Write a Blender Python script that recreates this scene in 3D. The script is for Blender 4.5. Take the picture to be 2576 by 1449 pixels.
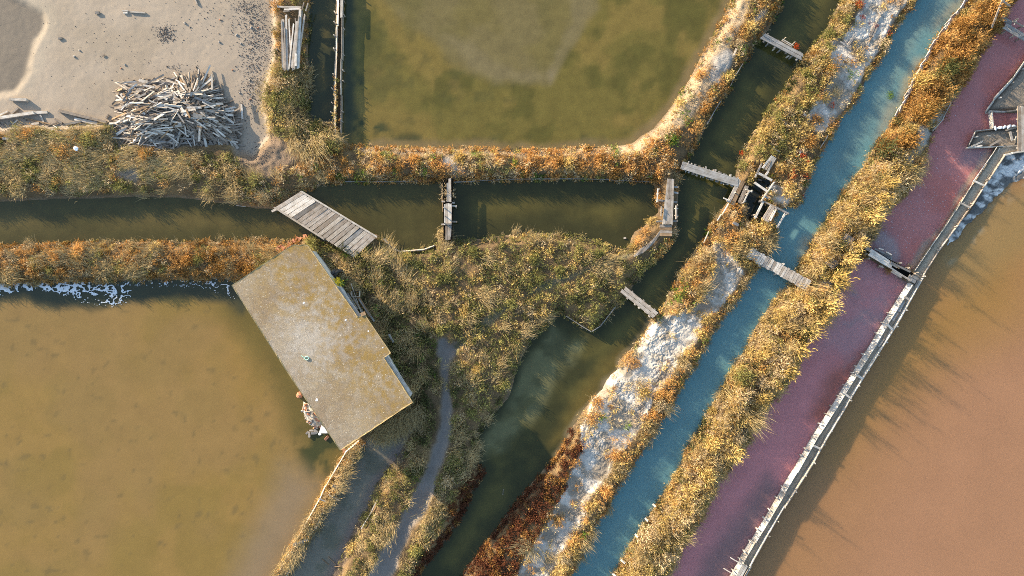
import bpy, bmesh, math, random
import numpy as np
from mathutils import Vector, Matrix, Quaternion
R = math.radians
for o in list(bpy.data.objects): bpy.data.objects.remove(o)
random.seed(7); rng = np.random.default_rng(7)
SC = bpy.context.scene; COL = SC.collection
# ------------------------------------------------------------------ camera, sky, sun, exposure
CAM_H = 43.0; PPM = 40.25
cam = bpy.data.objects.new('camera', bpy.data.cameras.new('camera')); COL.objects.link(cam)
cam.location = (0, 0, CAM_H); cam.rotation_euler = (0, 0, 0)
cam.data.sensor_width = 36.0; cam.data.lens = 36.0 * CAM_H / (2576 / PPM); cam.data.clip_end = 6000
SC.camera = cam
SUN_EL = R(13.0); SUN_TO = Vector((0.80, -0.60, 0)).normalized()     # where shadows fall
w = bpy.data.worlds.new('World'); SC.world = w; w.use_nodes = True
nt = w.node_tree; bg = nt.nodes['Background']
sky = nt.nodes.new('ShaderNodeTexSky'); sky.sky_type = 'NISHITA'; sky.sun_disc = False
sky.sun_elevation = SUN_EL; sky.sun_rotation = R(-53.0); sky.air_density = 1.0; sky.dust_density = 0.6
nt.links.new(sky.outputs[0], bg.inputs[0]); bg.inputs[1].default_value = 0.15
sun = bpy.data.objects.new('sun', bpy.data.lights.new('sun', 'SUN')); COL.objects.link(sun)
sun.data.energy = 4.8; sun.data.angle = R(0.55); sun.data.color = (1.0, 0.84, 0.62)
d = Vector((SUN_TO.x * math.cos(SUN_EL), SUN_TO.y * math.cos(SUN_EL), -math.sin(SUN_EL)))
sun.rotation_euler = d.to_track_quat('-Z', 'Y').to_euler(); sun.location = (-60, 45, 40)
SC.view_settings.view_transform = 'Standard'; SC.view_settings.look = 'None'
SC.view_settings.gamma = 1.0; SC.view_settings.use_curve_mapping = False
SC.cycles.filter_width = 0.9; SC.cycles.use_denoising = False
SC.view_settings.exposure = 1.68
# ------------------------------------------------------------------ helpers
def P(u, v, z=0.0):
    k = (CAM_H - z) / CAM_H / PPM
    return Vector(((u - 1288) * k, (724.5 - v) * k, z))
def tag(o, label=None, cat=None, group=None, kind=None):
    if label: o['label'] = label
    if cat: o['category'] = cat
    if group: o['group'] = group
    if kind: o['kind'] = kind
    return o
def obj(name, me, mat=None, parent=None, loc=None):
    o = bpy.data.objects.new(name, me); COL.objects.link(o)
    if mat and me is not None and not me.materials: me.materials.append(mat)
    if parent: o.parent = parent
    if loc is not None: o.location = loc
    return o
def empty(name, loc, label, cat, group=None):
    o = bpy.data.objects.new(name, None); COL.objects.link(o); o.location = loc
    o.empty_display_size = 0.2
    return tag(o, label, cat, group)
def mesh_np(name, verts, faces_list, cols=None, mat=None, smooth=False):
    """faces_list: list of int arrays (n,k)"""
    me = bpy.data.meshes.new(name)
    verts = np.ascontiguousarray(verts, dtype=np.float32)
    me.vertices.add(len(verts)); me.vertices.foreach_set('co', verts.ravel())
    tot = sum(f.size for f in faces_list); nf = sum(len(f) for f in faces_list)
    loops = np.concatenate([f.ravel() for f in faces_list]).astype(np.int32)
    sizes = np.concatenate([np.full(len(f), f.shape[1], dtype=np.int32) for f in faces_list])
    starts = np.zeros(nf, dtype=np.int32); starts[1:] = np.cumsum(sizes)[:-1]
    me.loops.add(tot); me.loops.foreach_set('vertex_index', loops)
    me.polygons.add(nf); me.polygons.foreach_set('loop_start', starts)
    try: me.polygons.foreach_set('loop_total', sizes)
    except Exception: pass
    if smooth: me.polygons.foreach_set('use_smooth', np.ones(nf, dtype=bool))
    me.update(calc_edges=True)
    if cols is not None:
        a = me.color_attributes.new('col', 'FLOAT_COLOR', 'POINT')
        c = np.ones((len(verts), 4), dtype=np.float32); c[:, :cols.shape[1]] = cols
        a.data.foreach_set('color', c.ravel())
    if mat: me.materials.append(mat)
    return me
_T = np.random.default_rng(3).random((256, 256)).astype(np.float32)
def vnoise(x, y, s, seed=0):
    x = x / s + seed * 17.31 + 1000; y = y / s + seed * 7.77 + 1000
    xi = np.floor(x).astype(np.int64); yi = np.floor(y).astype(np.int64)
    fx = (x - xi).astype(np.float32); fy = (y - yi).astype(np.float32)
    fx = fx * fx * (3 - 2 * fx); fy = fy * fy * (3 - 2 * fy)
    a = _T[xi & 255, yi & 255]; b = _T[(xi + 1) & 255, yi & 255]
    c = _T[xi & 255, (yi + 1) & 255]; e = _T[(xi + 1) & 255, (yi + 1) & 255]
    return (a * (1 - fx) + b * fx) * (1 - fy) + (c * (1 - fx) + e * fx) * fy
def fbm(x, y, s, seed=0, o=4):
    t = 0; a = 0.5; n = 0
    for i in range(o):
        t = t + a * vnoise(x, y, s, seed + i * 3); n += a; a *= 0.5; s *= 0.5
    return t / n
def sstep(a, b, x):
    t = np.clip((x - a) / (b - a), 0, 1); return t * t * (3 - 2 * t)
def W(poly): return np.array([[(u - 1288) / PPM, (724.5 - v) / PPM] for u, v in poly], dtype=np.float32)
def inside(poly, x, y):
    p = W(poly); r = np.zeros(x.shape, dtype=bool); n = len(p)
    for i in range(n):
        x0, y0 = p[i]; x1, y1 = p[(i + 1) % n]
        if y0 == y1: continue
        c = ((y0 > y) != (y1 > y)) & (x < (x1 - x0) * (y - y0) / (y1 - y0) + x0)
        r ^= c
    return r
def linedist(pts, x, y, closed=False):
    p = W(pts); d = np.full(x.shape, 1e9, dtype=np.float32); n = len(p)
    for i in range(n if closed else n - 1):
        a = p[i]; b = p[(i + 1) % n]; e = b - a; L = float(e @ e) + 1e-9
        t = np.clip(((x - a[0]) * e[0] + (y - a[1]) * e[1]) / L, 0, 1)
        dx = x - a[0] - t * e[0]; dy = y - a[1] - t * e[1]
        np.minimum(d, dx * dx + dy * dy, out=d)
    return np.sqrt(d)
def sdf(poly, x, y):                       # >0 inside
    d = linedist(poly, x, y, True); return np.where(inside(poly, x, y), d, -d)
# ------------------------------------------------------------------ materials
def new_mat(name):
    m = bpy.data.materials.new(name); m.use_nodes = True
    return m, m.node_tree, m.node_tree.nodes['Principled BSDF']
def tex_noise(t, vec, scale, detail=4.0, rough=0.6):
    n = t.nodes.new('ShaderNodeTexNoise'); n.inputs['Scale'].default_value = scale
    n.inputs['Detail'].default_value = detail; n.inputs['Roughness'].default_value = rough
    t.links.new(vec, n.inputs['Vector']); return n
def ramp(t, fac, stops):
    r = t.nodes.new('ShaderNodeValToRGB'); t.links.new(fac, r.inputs[0]); e = r.color_ramp.elements
    while len(e) < len(stops): e.new(0.5)
    for i, (p, c) in enumerate(stops):
        e[i].position = p; e[i].color = (c[0], c[1], c[2], 1) if not isinstance(c, (int, float)) else (c, c, c, 1)
    return r
def mixc(t, fac, a, b, mode='MIX'):
    m = t.nodes.new('ShaderNodeMix'); m.data_type = 'RGBA'; m.blend_type = mode
    if isinstance(fac, (int, float)): m.inputs[0].default_value = fac
    else: t.links.new(fac, m.inputs[0])
    for s, i in ((a, 6), (b, 7)):
        if isinstance(s, tuple): m.inputs[i].default_value = (s[0], s[1], s[2], 1)
        else: t.links.new(s, m.inputs[i])
    return m.outputs[2]
def bump(t, p, h, strength, dist):
    b = t.nodes.new('ShaderNodeBump'); b.inputs['Strength'].default_value = strength; b.inputs['Distance'].default_value = dist
    t.links.new(h, b.inputs['Height']); t.links.new(b.outputs[0], p.inputs['Normal']); return b
def attr_mat(name, rough, sc1, amp1, sc2, amp2, bmp=0.0, bdist=0.03, spec=0.3):
    """colour attribute 'col' with two scales of mottling"""
    m, t, p = new_mat(name)
    a = t.nodes.new('ShaderNodeAttribute'); a.attribute_name = 'col'
    g = t.nodes.new('ShaderNodeNewGeometry')
    n1 = tex_noise(t, g.outputs['Position'], sc1, 7.0, 0.62); n2 = tex_noise(t, g.outputs['Position'], sc2, 3.0, 0.7)
    r1 = ramp(t, n1.outputs[0], [(0.3, 1 - amp1), (0.7, 1 + amp1)]); r2 = ramp(t, n2.outputs[0], [(0.3, 1 - amp2), (0.7, 1 + amp2)])
    c = mixc(t, 1.0, a.outputs['Color'], r1.outputs[0], 'MULTIPLY'); c = mixc(t, 1.0, c, r2.outputs[0], 'MULTIPLY')
    t.links.new(c, p.inputs['Base Color']); p.inputs['Roughness'].default_value = rough
    p.inputs['Specular IOR Level'].default_value = spec
    if bmp: bump(t, p, n2.outputs[0], bmp, bdist)
    return m
M = {}
M['earth'] = attr_mat('earth', 0.95, 1.3, 0.18, 14.0, 0.38, 0.9, 0.05, 0.15)
M['mud'] = attr_mat('mud', 0.8, 0.6, 0.07, 22.0, 0.09, 0.35, 0.02, 0.3)
M['path'] = attr_mat('path', 0.95, 1.0, 0.12, 25.0, 0.2, 0.5, 0.02, 0.2)
M['salt'] = attr_mat('salt', 0.85, 2.0, 0.12, 24.0, 0.16, 0.7, 0.03, 0.3)
def water_mat(name, sc1, amp1, sc2, amp2, rough=0.12, wave=0.12, turbid=0.0):
    m = attr_mat(name, rough, sc1, amp1, sc2, amp2, 0.0, 0, 0.5); t = m.node_tree; p = t.nodes['Principled BSDF']
    p.inputs['IOR'].default_value = 1.33
    if turbid: p.subsurface_method = 'BURLEY'; p.inputs['Subsurface Weight'].default_value = 1.0; p.inputs['Subsurface Radius'].default_value = (1, 1, 1); p.inputs['Subsurface Scale'].default_value = turbid
    g = t.nodes.new('ShaderNodeNewGeometry'); n = tex_noise(t, g.outputs['Position'], 5.0, 3.0, 0.6)
    bump(t, p, n.outputs[0], wave, 0.02); return m
M['clear'] = water_mat('clear_water', 1.3, 0.15, 14.0, 0.14)
M['silty'] = water_mat('silty_water', 0.7, 0.07, 26.0, 0.11)
M['murky'] = water_mat('murky_water', 0.5, 0.08, 18.0, 0.07, turbid=0.3)
M['brine'] = water_mat('brine_water', 0.8, 0.08, 20.0, 0.12, 0.2, turbid=0.3)
M['brown'] = water_mat('brown_water', 0.35, 0.05, 20.0, 0.06, 0.15, turbid=0.6)
def wood_mat(name, dark, mid, light, rust=0.0):
    m, t, p = new_mat(name)
    oi = t.nodes.new('ShaderNodeObjectInfo'); tc = t.nodes.new('ShaderNodeTexCoord')
    mp = t.nodes.new('ShaderNodeMapping'); t.links.new(tc.outputs['Object'], mp.inputs[0]); mp.inputs['Scale'].default_value = (1.2, 9.0, 6.0)
    cmb = t.nodes.new('ShaderNodeVectorMath'); cmb.operation = 'ADD'; sv = t.nodes.new('ShaderNodeVectorMath'); sv.operation = 'SCALE'
    sv.inputs[0].default_value = (37, 91, 53); t.links.new(oi.outputs['Random'], sv.inputs['Scale'])
    t.links.new(mp.outputs[0], cmb.inputs[0]); t.links.new(sv.outputs[0], cmb.inputs[1])
    n = tex_noise(t, cmb.outputs[0], 1.6, 5.0, 0.65)
    r = ramp(t, n.outputs[0], [(0.28, dark), (0.47, mid), (0.75, light)])
    g = t.nodes.new('ShaderNodeNewGeometry'); n2 = tex_noise(t, g.outputs['Position'], 3.1, 4.0, 0.6)
    r2 = ramp(t, n2.outputs[0], [(0.3, (0.72, 0.66, 0.58)), (0.6, (1.05, 1.04, 1.02))])
    r3 = ramp(t, oi.outputs['Random'], [(0.0, (0.66, 0.62, 0.58)), (0.5, (1.0, 1.0, 1.0)), (1.0, (1.22, 1.2, 1.18))])
    c = mixc(t, 1.0, r.outputs[0], r2.outputs[0], 'MULTIPLY'); c = mixc(t, 1.0, c, r3.outputs[0], 'MULTIPLY')
    if rust:
        n3 = tex_noise(t, cmb.outputs[0], 0.9, 3.0, 0.5); f = ramp(t, n3.outputs[0], [(0.56, 0.0), (0.68, rust)])
        c = mixc(t, f.outputs[0], c, (0.30, 0.13, 0.05))
    t.links.new(c, p.inputs['Base Color']); p.inputs['Roughness'].default_value = 0.9; p.inputs['Specular IOR Level'].default_value = 0.2
    bump(t, p, n.outputs[0], 0.6, 0.02); return m
M['wood'] = wood_mat('weathered_wood', (0.10, 0.085, 0.07), (0.30, 0.265, 0.23), (0.46, 0.42, 0.38), 0.25)
M['pale_wood'] = wood_mat('bleached_wood', (0.17, 0.15, 0.13), (0.47, 0.435, 0.39), (0.66, 0.63, 0.59), 0.12)
M['brown_wood'] = wood_mat('brown_wood', (0.07, 0.045, 0.03), (0.25, 0.17, 0.10), (0.40, 0.30, 0.20), 0.5)
M['grey_wood'] = wood_mat('grey_wood', (0.07, 0.07, 0.07), (0.20, 0.195, 0.19), (0.33, 0.325, 0.32), 0.1)
def plain(name, c, rough=0.8, sc=12.0, amp=0.2):
    m, t, p = new_mat(name); g = t.nodes.new('ShaderNodeNewGeometry'); n = tex_noise(t, g.outputs['Position'], sc, 4.0, 0.65)
    lo = tuple(x * (1 - amp) for x in c); hi = tuple(min(1, x * (1 + amp)) for x in c)
    r = ramp(t, n.outputs[0], [(0.3, lo), (0.7, hi)]); t.links.new(r.outputs[0], p.inputs['Base Color'])
    p.inputs['Roughness'].default_value = rough; bump(t, p, n.outputs[0], 0.4, 0.02); return m
M['rubber'] = plain('rubber', (0.02, 0.02, 0.022), 0.6)
M['brick'] = plain('brick', (0.40, 0.17, 0.09), 0.9, 9.0, 0.35)
M['concrete'] = plain('concrete', (0.40, 0.36, 0.30), 0.9, 10.0, 0.25)
M['stone'] = plain('stone', (0.26, 0.23, 0.20), 0.9, 8.0, 0.3)
M['whitestone'] = plain('white_stone', (0.62, 0.60, 0.58), 0.9, 8.0, 0.2)
M['speck'] = plain('dark_debris', (0.11, 0.08, 0.06), 0.9, 9.0, 0.4)
M['rope'] = plain('rope', (0.35, 0.60, 0.48), 0.7)
M['rust'] = plain('rust', (0.26, 0.08, 0.035), 0.85, 14, 0.4)
M['plaster'] = plain('plaster', (0.52, 0.49, 0.45), 0.9, 4.0, 0.2)
M['foam'] = plain('foam', (0.52, 0.54, 0.56), 0.6, 14.0, 0.15)
M['plastic'] = plain('white_plastic', (0.75, 0.76, 0.78), 0.4, 6.0, 0.05)
M['rod'] = plain('pale_reed', (0.5, 0.44, 0.34), 0.8)
def leaf_mat(name, tr=0.3):
    m, t, p = new_mat(name); t.nodes.remove(p); out = [n for n in t.nodes if n.type == 'OUTPUT_MATERIAL'][0]
    a = t.nodes.new('ShaderNodeAttribute'); a.attribute_name = 'col'; oi = t.nodes.new('ShaderNodeObjectInfo')
    r3 = ramp(t, oi.outputs['Random'], [(0.0, (0.8, 0.8, 0.8)), (1.0, (1.15, 1.13, 1.1))])
    c = mixc(t, 1.0, a.outputs['Color'], r3.outputs[0], 'MULTIPLY')
    df = t.nodes.new('ShaderNodeBsdfDiffuse'); tl = t.nodes.new('ShaderNodeBsdfTranslucent'); mx = t.nodes.new('ShaderNodeMixShader')
    mx.inputs[0].default_value = tr; t.links.new(c, df.inputs[0]); t.links.new(c, tl.inputs[0])
    t.links.new(df.outputs[0], mx.inputs[1]); t.links.new(tl.outputs[0], mx.inputs[2]); t.links.new(mx.outputs[0], out.inputs[0]); return m
M['leaf'] = leaf_mat('leaf')
# ------------------------------------------------------------------ outlines of the place, in metres via W()
WATER = {
 'channel_w': [(778,-250),(845,-250),(845,100),(842,250),(840,304),(800,304),(777,300),(776,150)],
 'big_pond': [(864,-250),(863,0),(860,180),(857,330),(866,352),(884,366),(926,370),(1000,371),(1094,372),(1194,375),(1288,378),(1383,378),(1450,374),(1538,371),(1590,360),(1613,342),(1643,325),(1678,285),(1698,255),(1733,200),(1763,140),(1793,95),(1818,47),(1838,8),(1850,-20),(1960,-250)],
 'creek': [(2060,-250),(1975,-20),(1963,20),(1944,58),(1926,82),(1908,107),(1894,115),(1880,150),(1850,187),(1838,217),(1823,242),(1803,270),(1785,297),(1775,322),(1763,350),(1750,372),(1738,390),(1726,410),(1712,430),(1708,460),(1706,500),(1706,560),(1700,598),(1687,614),(1663,640),(1638,667),(1613,692),(1593,718),(1573,757),(1548,772),(1528,800),(1508,822),(1487,834),(1468,824),(1428,800),(1408,790),(1388,810),(1338,857),(1318,892),(1302,930),(1288,978),(1278,1005),(1240,1042),(1216,1080),(1201,1105),(1196,1140),(1208,1170),(1222,1185),(1194,1229),(1156,1302),(1114,1364),(1056,1440),(990,1530),(900,1700),(1010,1700),(1125,1512),(1164,1452),(1181,1420),(1219,1368),(1256,1319),(1288,1278),(1325,1228),(1383,1166),(1408,1131),(1433,1088),(1440,1073),(1468,1031),(1493,997),(1515,979),(1525,955),(1553,930),(1558,906),(1593,873),(1623,837),(1635,808),(1658,786),(1680,748),(1698,719),(1708,693),(1723,666),(1742,642),(1753,618),(1773,604),(1781,580),(1788,560),(1808,541),(1822,520),(1836,500),(1852,478),(1850,440),(1858,407),(1870,377),(1888,342),(1908,314),(1937,267),(1957,243),(1992,202),(2012,160),(2040,122),(2064,94),(2079,72),(2089,48),(2117,-2),(2240,-250)],
 'channel_nw': [(-300,507),(0,506),(100,502),(250,498),(350,496),(450,497),(525,506),(575,513),(644,524),(687,524),(722,500),(756,484),(781,480),(795,470),(814,463),(869,459),(969,459),(1106,456),(1110,470),(1111,502),(1116,537),(1116,567),(1107,600),(1096,614),(1069,625),(1006,632),(989,624),(971,602),(946,588),(900,600),(840,612),(799,603),(770,596),(731,606),(644,604),(600,605),(500,607),(350,609),(200,611),(0,616),(-300,622)],
 'basin': [(1141,458),(1194,456),(1288,452),(1438,451),(1538,454),(1638,459),(1646,464),(1650,512),(1655,535),(1637,548),(1618,570),(1595,582),(1585,606),(1582,619),(1553,629),(1528,614),(1495,606),(1463,596),(1388,587),(1325,586),(1288,591),(1244,594),(1194,602),(1154,606),(1140,596),(1138,512)],
 'west_pond': [(-300,716),(0,714),(100,710),(300,706),(550,701),(587,706),(640,705),(700,800),(860,1040),(904,1110),(869,1139),(839,1188),(819,1223),(804,1258),(779,1301),(759,1338),(741,1368),(716,1413),(694,1450),(640,1560),(560,1700),(-300,1700)],
 'slough': [(906,1124),(869,1184),(851,1218),(829,1250),(809,1288),(794,1328),(764,1363),(744,1400),(722,1447),(670,1560),(600,1700),(690,1700),(770,1560),(838,1449),(851,1415),(869,1383),(884,1347),(904,1306),(926,1281),(944,1229),(969,1187),(994,1157),(1014,1124),(1034,1092),(1056,1074),(1062,1040),(1052,1018),(1020,1040),(960,1085)],
 'sluice': [(1862,478),(1880,470),(1898,456),(1905,437),(1925,445),(1945,456),(1946,462),(1930,480),(1916,505),(1940,517),(1922,552),(1905,553),(1882,564),(1868,560),(1872,545),(1880,522),(1868,516),(1850,512)],
 'canal': [(2440,-250),(2308,0),(2295,22),(2272,40),(2260,62),(2245,82),(2232,117),(2220,135),(2210,157),(2187,180),(2172,212),(2155,252),(2117,295),(2097,332),(2082,362),(2070,372),(2058,400),(2042,432),(2032,462),(2015,505),(2000,522),(1984,522),(1952,530),(1938,557),(1955,578),(1947,602),(1932,637),(1908,672),(1888,700),(1870,727),(1858,750),(1825,785),(1800,830),(1775,872),(1753,915),(1730,945),(1713,977),(1693,1012),(1678,1047),(1653,1067),(1640,1100),(1610,1145),(1580,1187),(1553,1230),(1533,1277),(1503,1312),(1478,1365),(1453,1410),(1436,1449),(1370,1560),(1290,1700),(1430,1700),(1490,1545),(1540,1450),(1563,1410),(1583,1370),(1613,1325),(1638,1287),(1658,1257),(1685,1217),(1710,1170),(1733,1117),(1755,1082),(1783,1030),(1810,987),(1830,957),(1850,915),(1880,872),(1900,825),(1918,800),(1947,754),(1980,725),(2007,678),(2014,655),(2032,632),(2042,607),(2057,585),(2075,562),(2094,525),(2117,488),(2132,475),(2157,440),(2180,407),(2199,372),(2225,337),(2240,317),(2255,292),(2270,262),(2287,225),(2307,185),(2327,150),(2352,107),(2382,65),(2407,32),(2432,0),(2570,-250)],
 'brine_n': [(2690,-250),(2548,0),(2533,25),(2524,42),(2524,60),(2512,78),(2497,80),(2482,112),(2452,150),(2445,172),(2422,217),(2390,260),(2372,300),(2347,327),(2340,362),(2324,398),(2302,440),(2275,488),(2240,524),(2212,554),(2197,594),(2172,618),(2185,628),(2240,650),(2290,680),(2301,676),(2325,637),(2350,606),(2366,580),(2392,537),(2416,502),(2443,462),(2473,422),(2495,385),(2500,374),(2430,374),(2435,366),(2452,330),(2558,318),(2600,315),(2600,282),(2486,283),(2477,280),(2500,248),(2545,196),(2576,155),(2700,-20),(2800,-250)],
 'brine': [(2162,640),(2157,648),(2135,684),(2112,722),(2105,735),(2090,777),(2067,808),(2037,842),(2015,877),(2002,938),(1982,952),(1960,996),(1932,1018),(1912,1054),(1893,1088),(1868,1132),(1838,1172),(1813,1207),(1785,1259),(1758,1309),(1733,1347),(1705,1402),(1676,1449),(1610,1560),(1530,1700),(1690,1700),(1774,1560),(1841,1449),(1864,1410),(1930,1301),(1968,1236),(2000,1186),(2055,1091),(2149,941),(2228,812),(2281,724),(2284,712),(2240,684),(2190,655)],
 'brown_pan': [(2304,722),(2245,824),(2182,924),(2140,1002),(2084,1089),(2049,1154),(2019,1194),(1972,1272),(1934,1337),(1887,1420),(1870,1449),(1805,1560),(1720,1700),(2900,1700),(2900,370),(2576,384),(2527,389),(2484,455),(2442,519),(2409,564),(2359,633),(2317,697)],
}
WLAB = {
 'channel_w': ('channel', 'narrow dark water channel between the lumber stack and the double plank wall', 'clear'),
 'big_pond': ('pond', 'large olive green pond with a submerged silt shelf at the top', 'clear'),
 'creek': ('channel', 'long dark olive channel running under the grey plank footbridges', 'clear'),
 'channel_nw': ('channel', 'olive channel crossed by the wide plank deck bridge', 'clear'),
 'basin': ('basin', 'dark olive basin enclosed between the scrub dyke and the island', 'clear'),
 'west_pond': ('pond', 'large mustard brown shallow pond beside the flat roofed hut', 'silty'),
 'slough': ('slough', 'shallow blue grey muddy slough between the thin dyke and the footpath bank', 'murky'),
 'sluice': ('sluice', 'small black sluice channel between the loose plank walkways', 'clear'),
 'canal': ('canal', 'turquoise milky canal between two scrub banks', 'murky'),
 'brine_n': ('brine pan', 'red purple brine pan flecked with floating salt', 'brine'),
 'brine': ('brine pan', 'purple brine pan with pale scum swirls below the plank dam', 'brine'),
 'brown_pan': ('salt pan', 'broad orange brown salt pan beyond the plank causeway', 'brown'),
}
PUDDLE = [(-300,-250),(20,-120),(30,-10),(62,3),(90,14),(117,29),(127,55),(122,82),(105,107),(95,130),(85,162),(75,195),(60,220),(42,240),(0,253),(-300,280)]
MUD = [(-300,-300),(705,-300),(708,0),(698,12),(699,120),(690,170),(674,230),(676,290),(690,345),(640,395),(604,388),(590,360),(300,376),(285,318),(150,328),(70,322),(0,334),(-300,345)]
DIRT = [(600,375),(650,395),(690,340),(720,352),(770,390),(745,420),(712,440),(690,455),(640,440),(612,420)]
PATH = [(1104,852),(1098,885),(1108,930),(1113,980),(1108,1040),(1102,1090),(1081,1157),(1054,1207),(1029,1262),(1004,1312),(974,1367),(941,1417),(915,1465),(840,1600),(780,1750),(870,1750),(930,1600),(985,1455),(1004,1417),(1014,1374),(1034,1332),(1069,1294),(1086,1247),(1097,1207),(1119,1149),(1139,1092),(1142,1030),(1131,970),(1134,925),(1150,885),(1178,850),(1205,833),(1196,826),(1165,846),(1135,868),(1122,850)]
SALT = [
 [(1640,815),(1690,795),(1735,780),(1765,765),(1757,830),(1714,892),(1680,957),(1642,1000),(1630,1035),(1602,1072),(1587,1105),(1550,1146),(1537,1182),(1504,1222),(1478,1262),(1470,1292),(1457,1320),(1427,1356),(1404,1406),(1374,1449),(1312,1560),(1245,1700),(1215,1700),(1265,1560),(1300,1440),(1322,1395),(1360,1335),(1392,1280),(1430,1190),(1458,1130),(1462,1075),(1480,1030),(1515,985),(1530,955),(1562,918),(1600,880)],
 [(1788,605),(1815,612),(1845,650),(1865,690),(1838,735),(1800,785),(1765,800),(1742,785),(1752,748),(1775,710),(1790,680),(1797,640)],
 [(2160,-250),(2165,0),(2150,60),(2120,100),(2085,112),(2078,140),(2088,190),(2058,240),(2030,290),(2022,325),(2055,335),(2092,308),(2135,258),(2165,205),(2188,160),(2215,110),(2238,65),(2262,30),(2285,-5),(2400,-250)],
 [(1885,455),(1950,462),(1975,480),(1990,500),(1975,515),(1945,512),(1925,495),(1935,478)],
]
PALE = [[(1846,0),(1890,0),(1866,60),(1830,125),(1806,185),(1776,245),(1735,300),(1690,340),(1600,372),(1590,362),(1650,322),(1700,255),(1735,200),(1795,95),(1840,8)],
 [(866,370),(1000,373),(1288,380),(1450,376),(1590,363),(1660,345),(1600,392),(1450,392),(1288,395),(1100,390),(940,388)]]
CAUSE = [[(2284,712),(2317,698),(2357,633),(2407,564),(2440,519),(2482,455),(2526,388),(2600,382),(2600,366),(2506,372),(2475,422),(2418,502),(2368,580),(2303,676)],
 [(2284,716),(2304,722),(2182,924),(2082,1089),(1972,1272),(1869,1449),(1720,1700),(1690,1700),(1842,1449),(1968,1237),(2149,942)]]
SHELF = [(2527,389),(2600,380),(2600,440),(2542,458),(2515,488),(2478,526),(2430,563),(2408,596),(2385,625),(2372,618),(2409,568),(2442,521),(2484,457)]
MUDBANK = [(1015,1125),(996,1158),(968,1190),(944,1232),(925,1284),(903,1308),(878,1335),(850,1350),(828,1390),(800,1449),(740,1560),(680,1700),(760,1700),(830,1560),(870,1420),(905,1350),(960,1240),(1030,1140)]
PLATF = [[(2431,373),(2454,331),(2600,314),(2600,369)],[(2477,282),(2548,200),(2620,100),(2700,100),(2700,278),(2560,279)]]
STEP = 0.09; X0, X1, Y0, Y1 = -37.0, 37.0, -22.0, 22.0
gx = np.arange(X0, X1, STEP, dtype=np.float32); gy = np.arange(Y0, Y1, STEP, dtype=np.float32)
GX, GY = np.meshgrid(gx, gy, indexing='ij'); NX, NY = GX.shape
wig = 0.10 * (fbm(GX, GY, 0.7, 5, 3) - 0.5) + 0.12 * (fbm(GX, GY, 2.2, 9, 2) - 0.5)
SDW = {}
for k, poly in WATER.items():
    SDW[k] = (sdf(poly, GX, GY) + (wig if k not in ('brown_pan', 'brine', 'channel_w') else 0.35 * wig)).astype(np.float32)
keys = list(WATER); stack = np.stack([SDW[k] for k in keys]); near = np.argmax(stack, 0); DW = -stack.max(0)   # >0 on land
PUD = sdf(PUDDLE, GX, GY) + wig * 2
MUDm = sdf(MUD, GX, GY) + wig * 2; PATHm = sdf(PATH, GX, GY) + wig * 3.5
SALTm = np.max([sdf(p, GX, GY) for p in SALT], 0) + wig * 3.0
PALEm = np.max([sdf(p, GX, GY) for p in PALE], 0) + wig
CAUSEm = np.max([sdf(p, GX, GY) for p in CAUSE], 0); PLATm = np.max([sdf(p, GX, GY) for p in PLATF], 0)
DIRTm = sdf(DIRT, GX, GY) + wig * 2; BANKm = sdf(MUDBANK, GX, GY) + wig
land = np.clip(DW, 0, 3)
hill = 0.42 * sstep(0.0, 0.75, land) + 0.10 * sstep(0.5, 2.0, land) + 0.02
hill += (fbm(GX, GY, 0.9, 2) - 0.5) * 0.22 * sstep(0.1, 0.6, land) + (fbm(GX, GY, 0.25, 4, 2) - 0.5) * 0.08 * sstep(0.05, 0.4, land)
flat = 0.13 + 0.02 * (fbm(GX, GY, 1.5, 6) - 0.5) + 0.012 * (fbm(GX, GY, 0.25, 8, 2) - 0.5)
m = sstep(-0.5, 0.35, MUDm); hill = hill * (1 - m) + np.minimum(flat, 0.02 + land * 0.5) * m
m = sstep(-0.1, 0.5, PUD); hill = hill - m * 0.10
m = sstep(-0.25, 0.35, PATHm); hill = hill * (1 - m) + (0.26 + 0.04 * (fbm(GX, GY, 0.4, 12) - 0.5)) * m
m = sstep(-0.25, 0.3, SALTm); hill = hill * (1 - m) + np.minimum(0.30 + 0.08 * (fbm(GX, GY, 0.8, 3) - 0.5), 0.03 + land * 0.55) * m
m = sstep(-0.02, 0.1, CAUSEm); hill = hill * (1 - m) + (0.20 + 0.10 * (fbm(GX, GY, 0.35, 7) - 0.5)) * m * (land > -1)
m = sstep(-0.02, 0.2, PLATm); hill = hill * (1 - m) + (0.24 + 0.05 * (fbm(GX, GY, 0.35, 7) - 0.5)) * m
m = sstep(-0.3, 0.2, BANKm); hill = hill * (1 - m) + np.minimum(hill, 0.015 + land * 0.22) * m
HT = np.where(DW > 0, hill, np.clip(DW * 0.6, -0.5, 0) ).astype(np.float32)
def hz(x, y):
    fx = np.clip((np.asarray(x, dtype=np.float32) - X0) / STEP, 0, NX - 1.001); fy = np.clip((np.asarray(y, dtype=np.float32) - Y0) / STEP, 0, NY - 1.001)
    i = fx.astype(int); j = fy.astype(int); a = fx - i; b = fy - j
    return (HT[i, j] * (1 - a) + HT[i + 1, j] * a) * (1 - b) + (HT[i, j + 1] * (1 - a) + HT[i + 1, j + 1] * a) * b
def samp(F, x, y):
    i = np.clip(((x - X0) / STEP + 0.5).astype(int), 0, NX - 1); j = np.clip(((y - Y0) / STEP + 0.5).astype(int), 0, NY - 1); return F[i, j]
def G(u, v, dz=0.0):
    """point on the terrain under pixel u,v"""
    z = 0.2
    for _ in range(3):
        p = P(u, v, z); z = max(float(hz(np.array([p.x]), np.array([p.y]))[0]), 0.0)
    p = P(u, v, z); p.z = z + dz; return p
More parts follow.
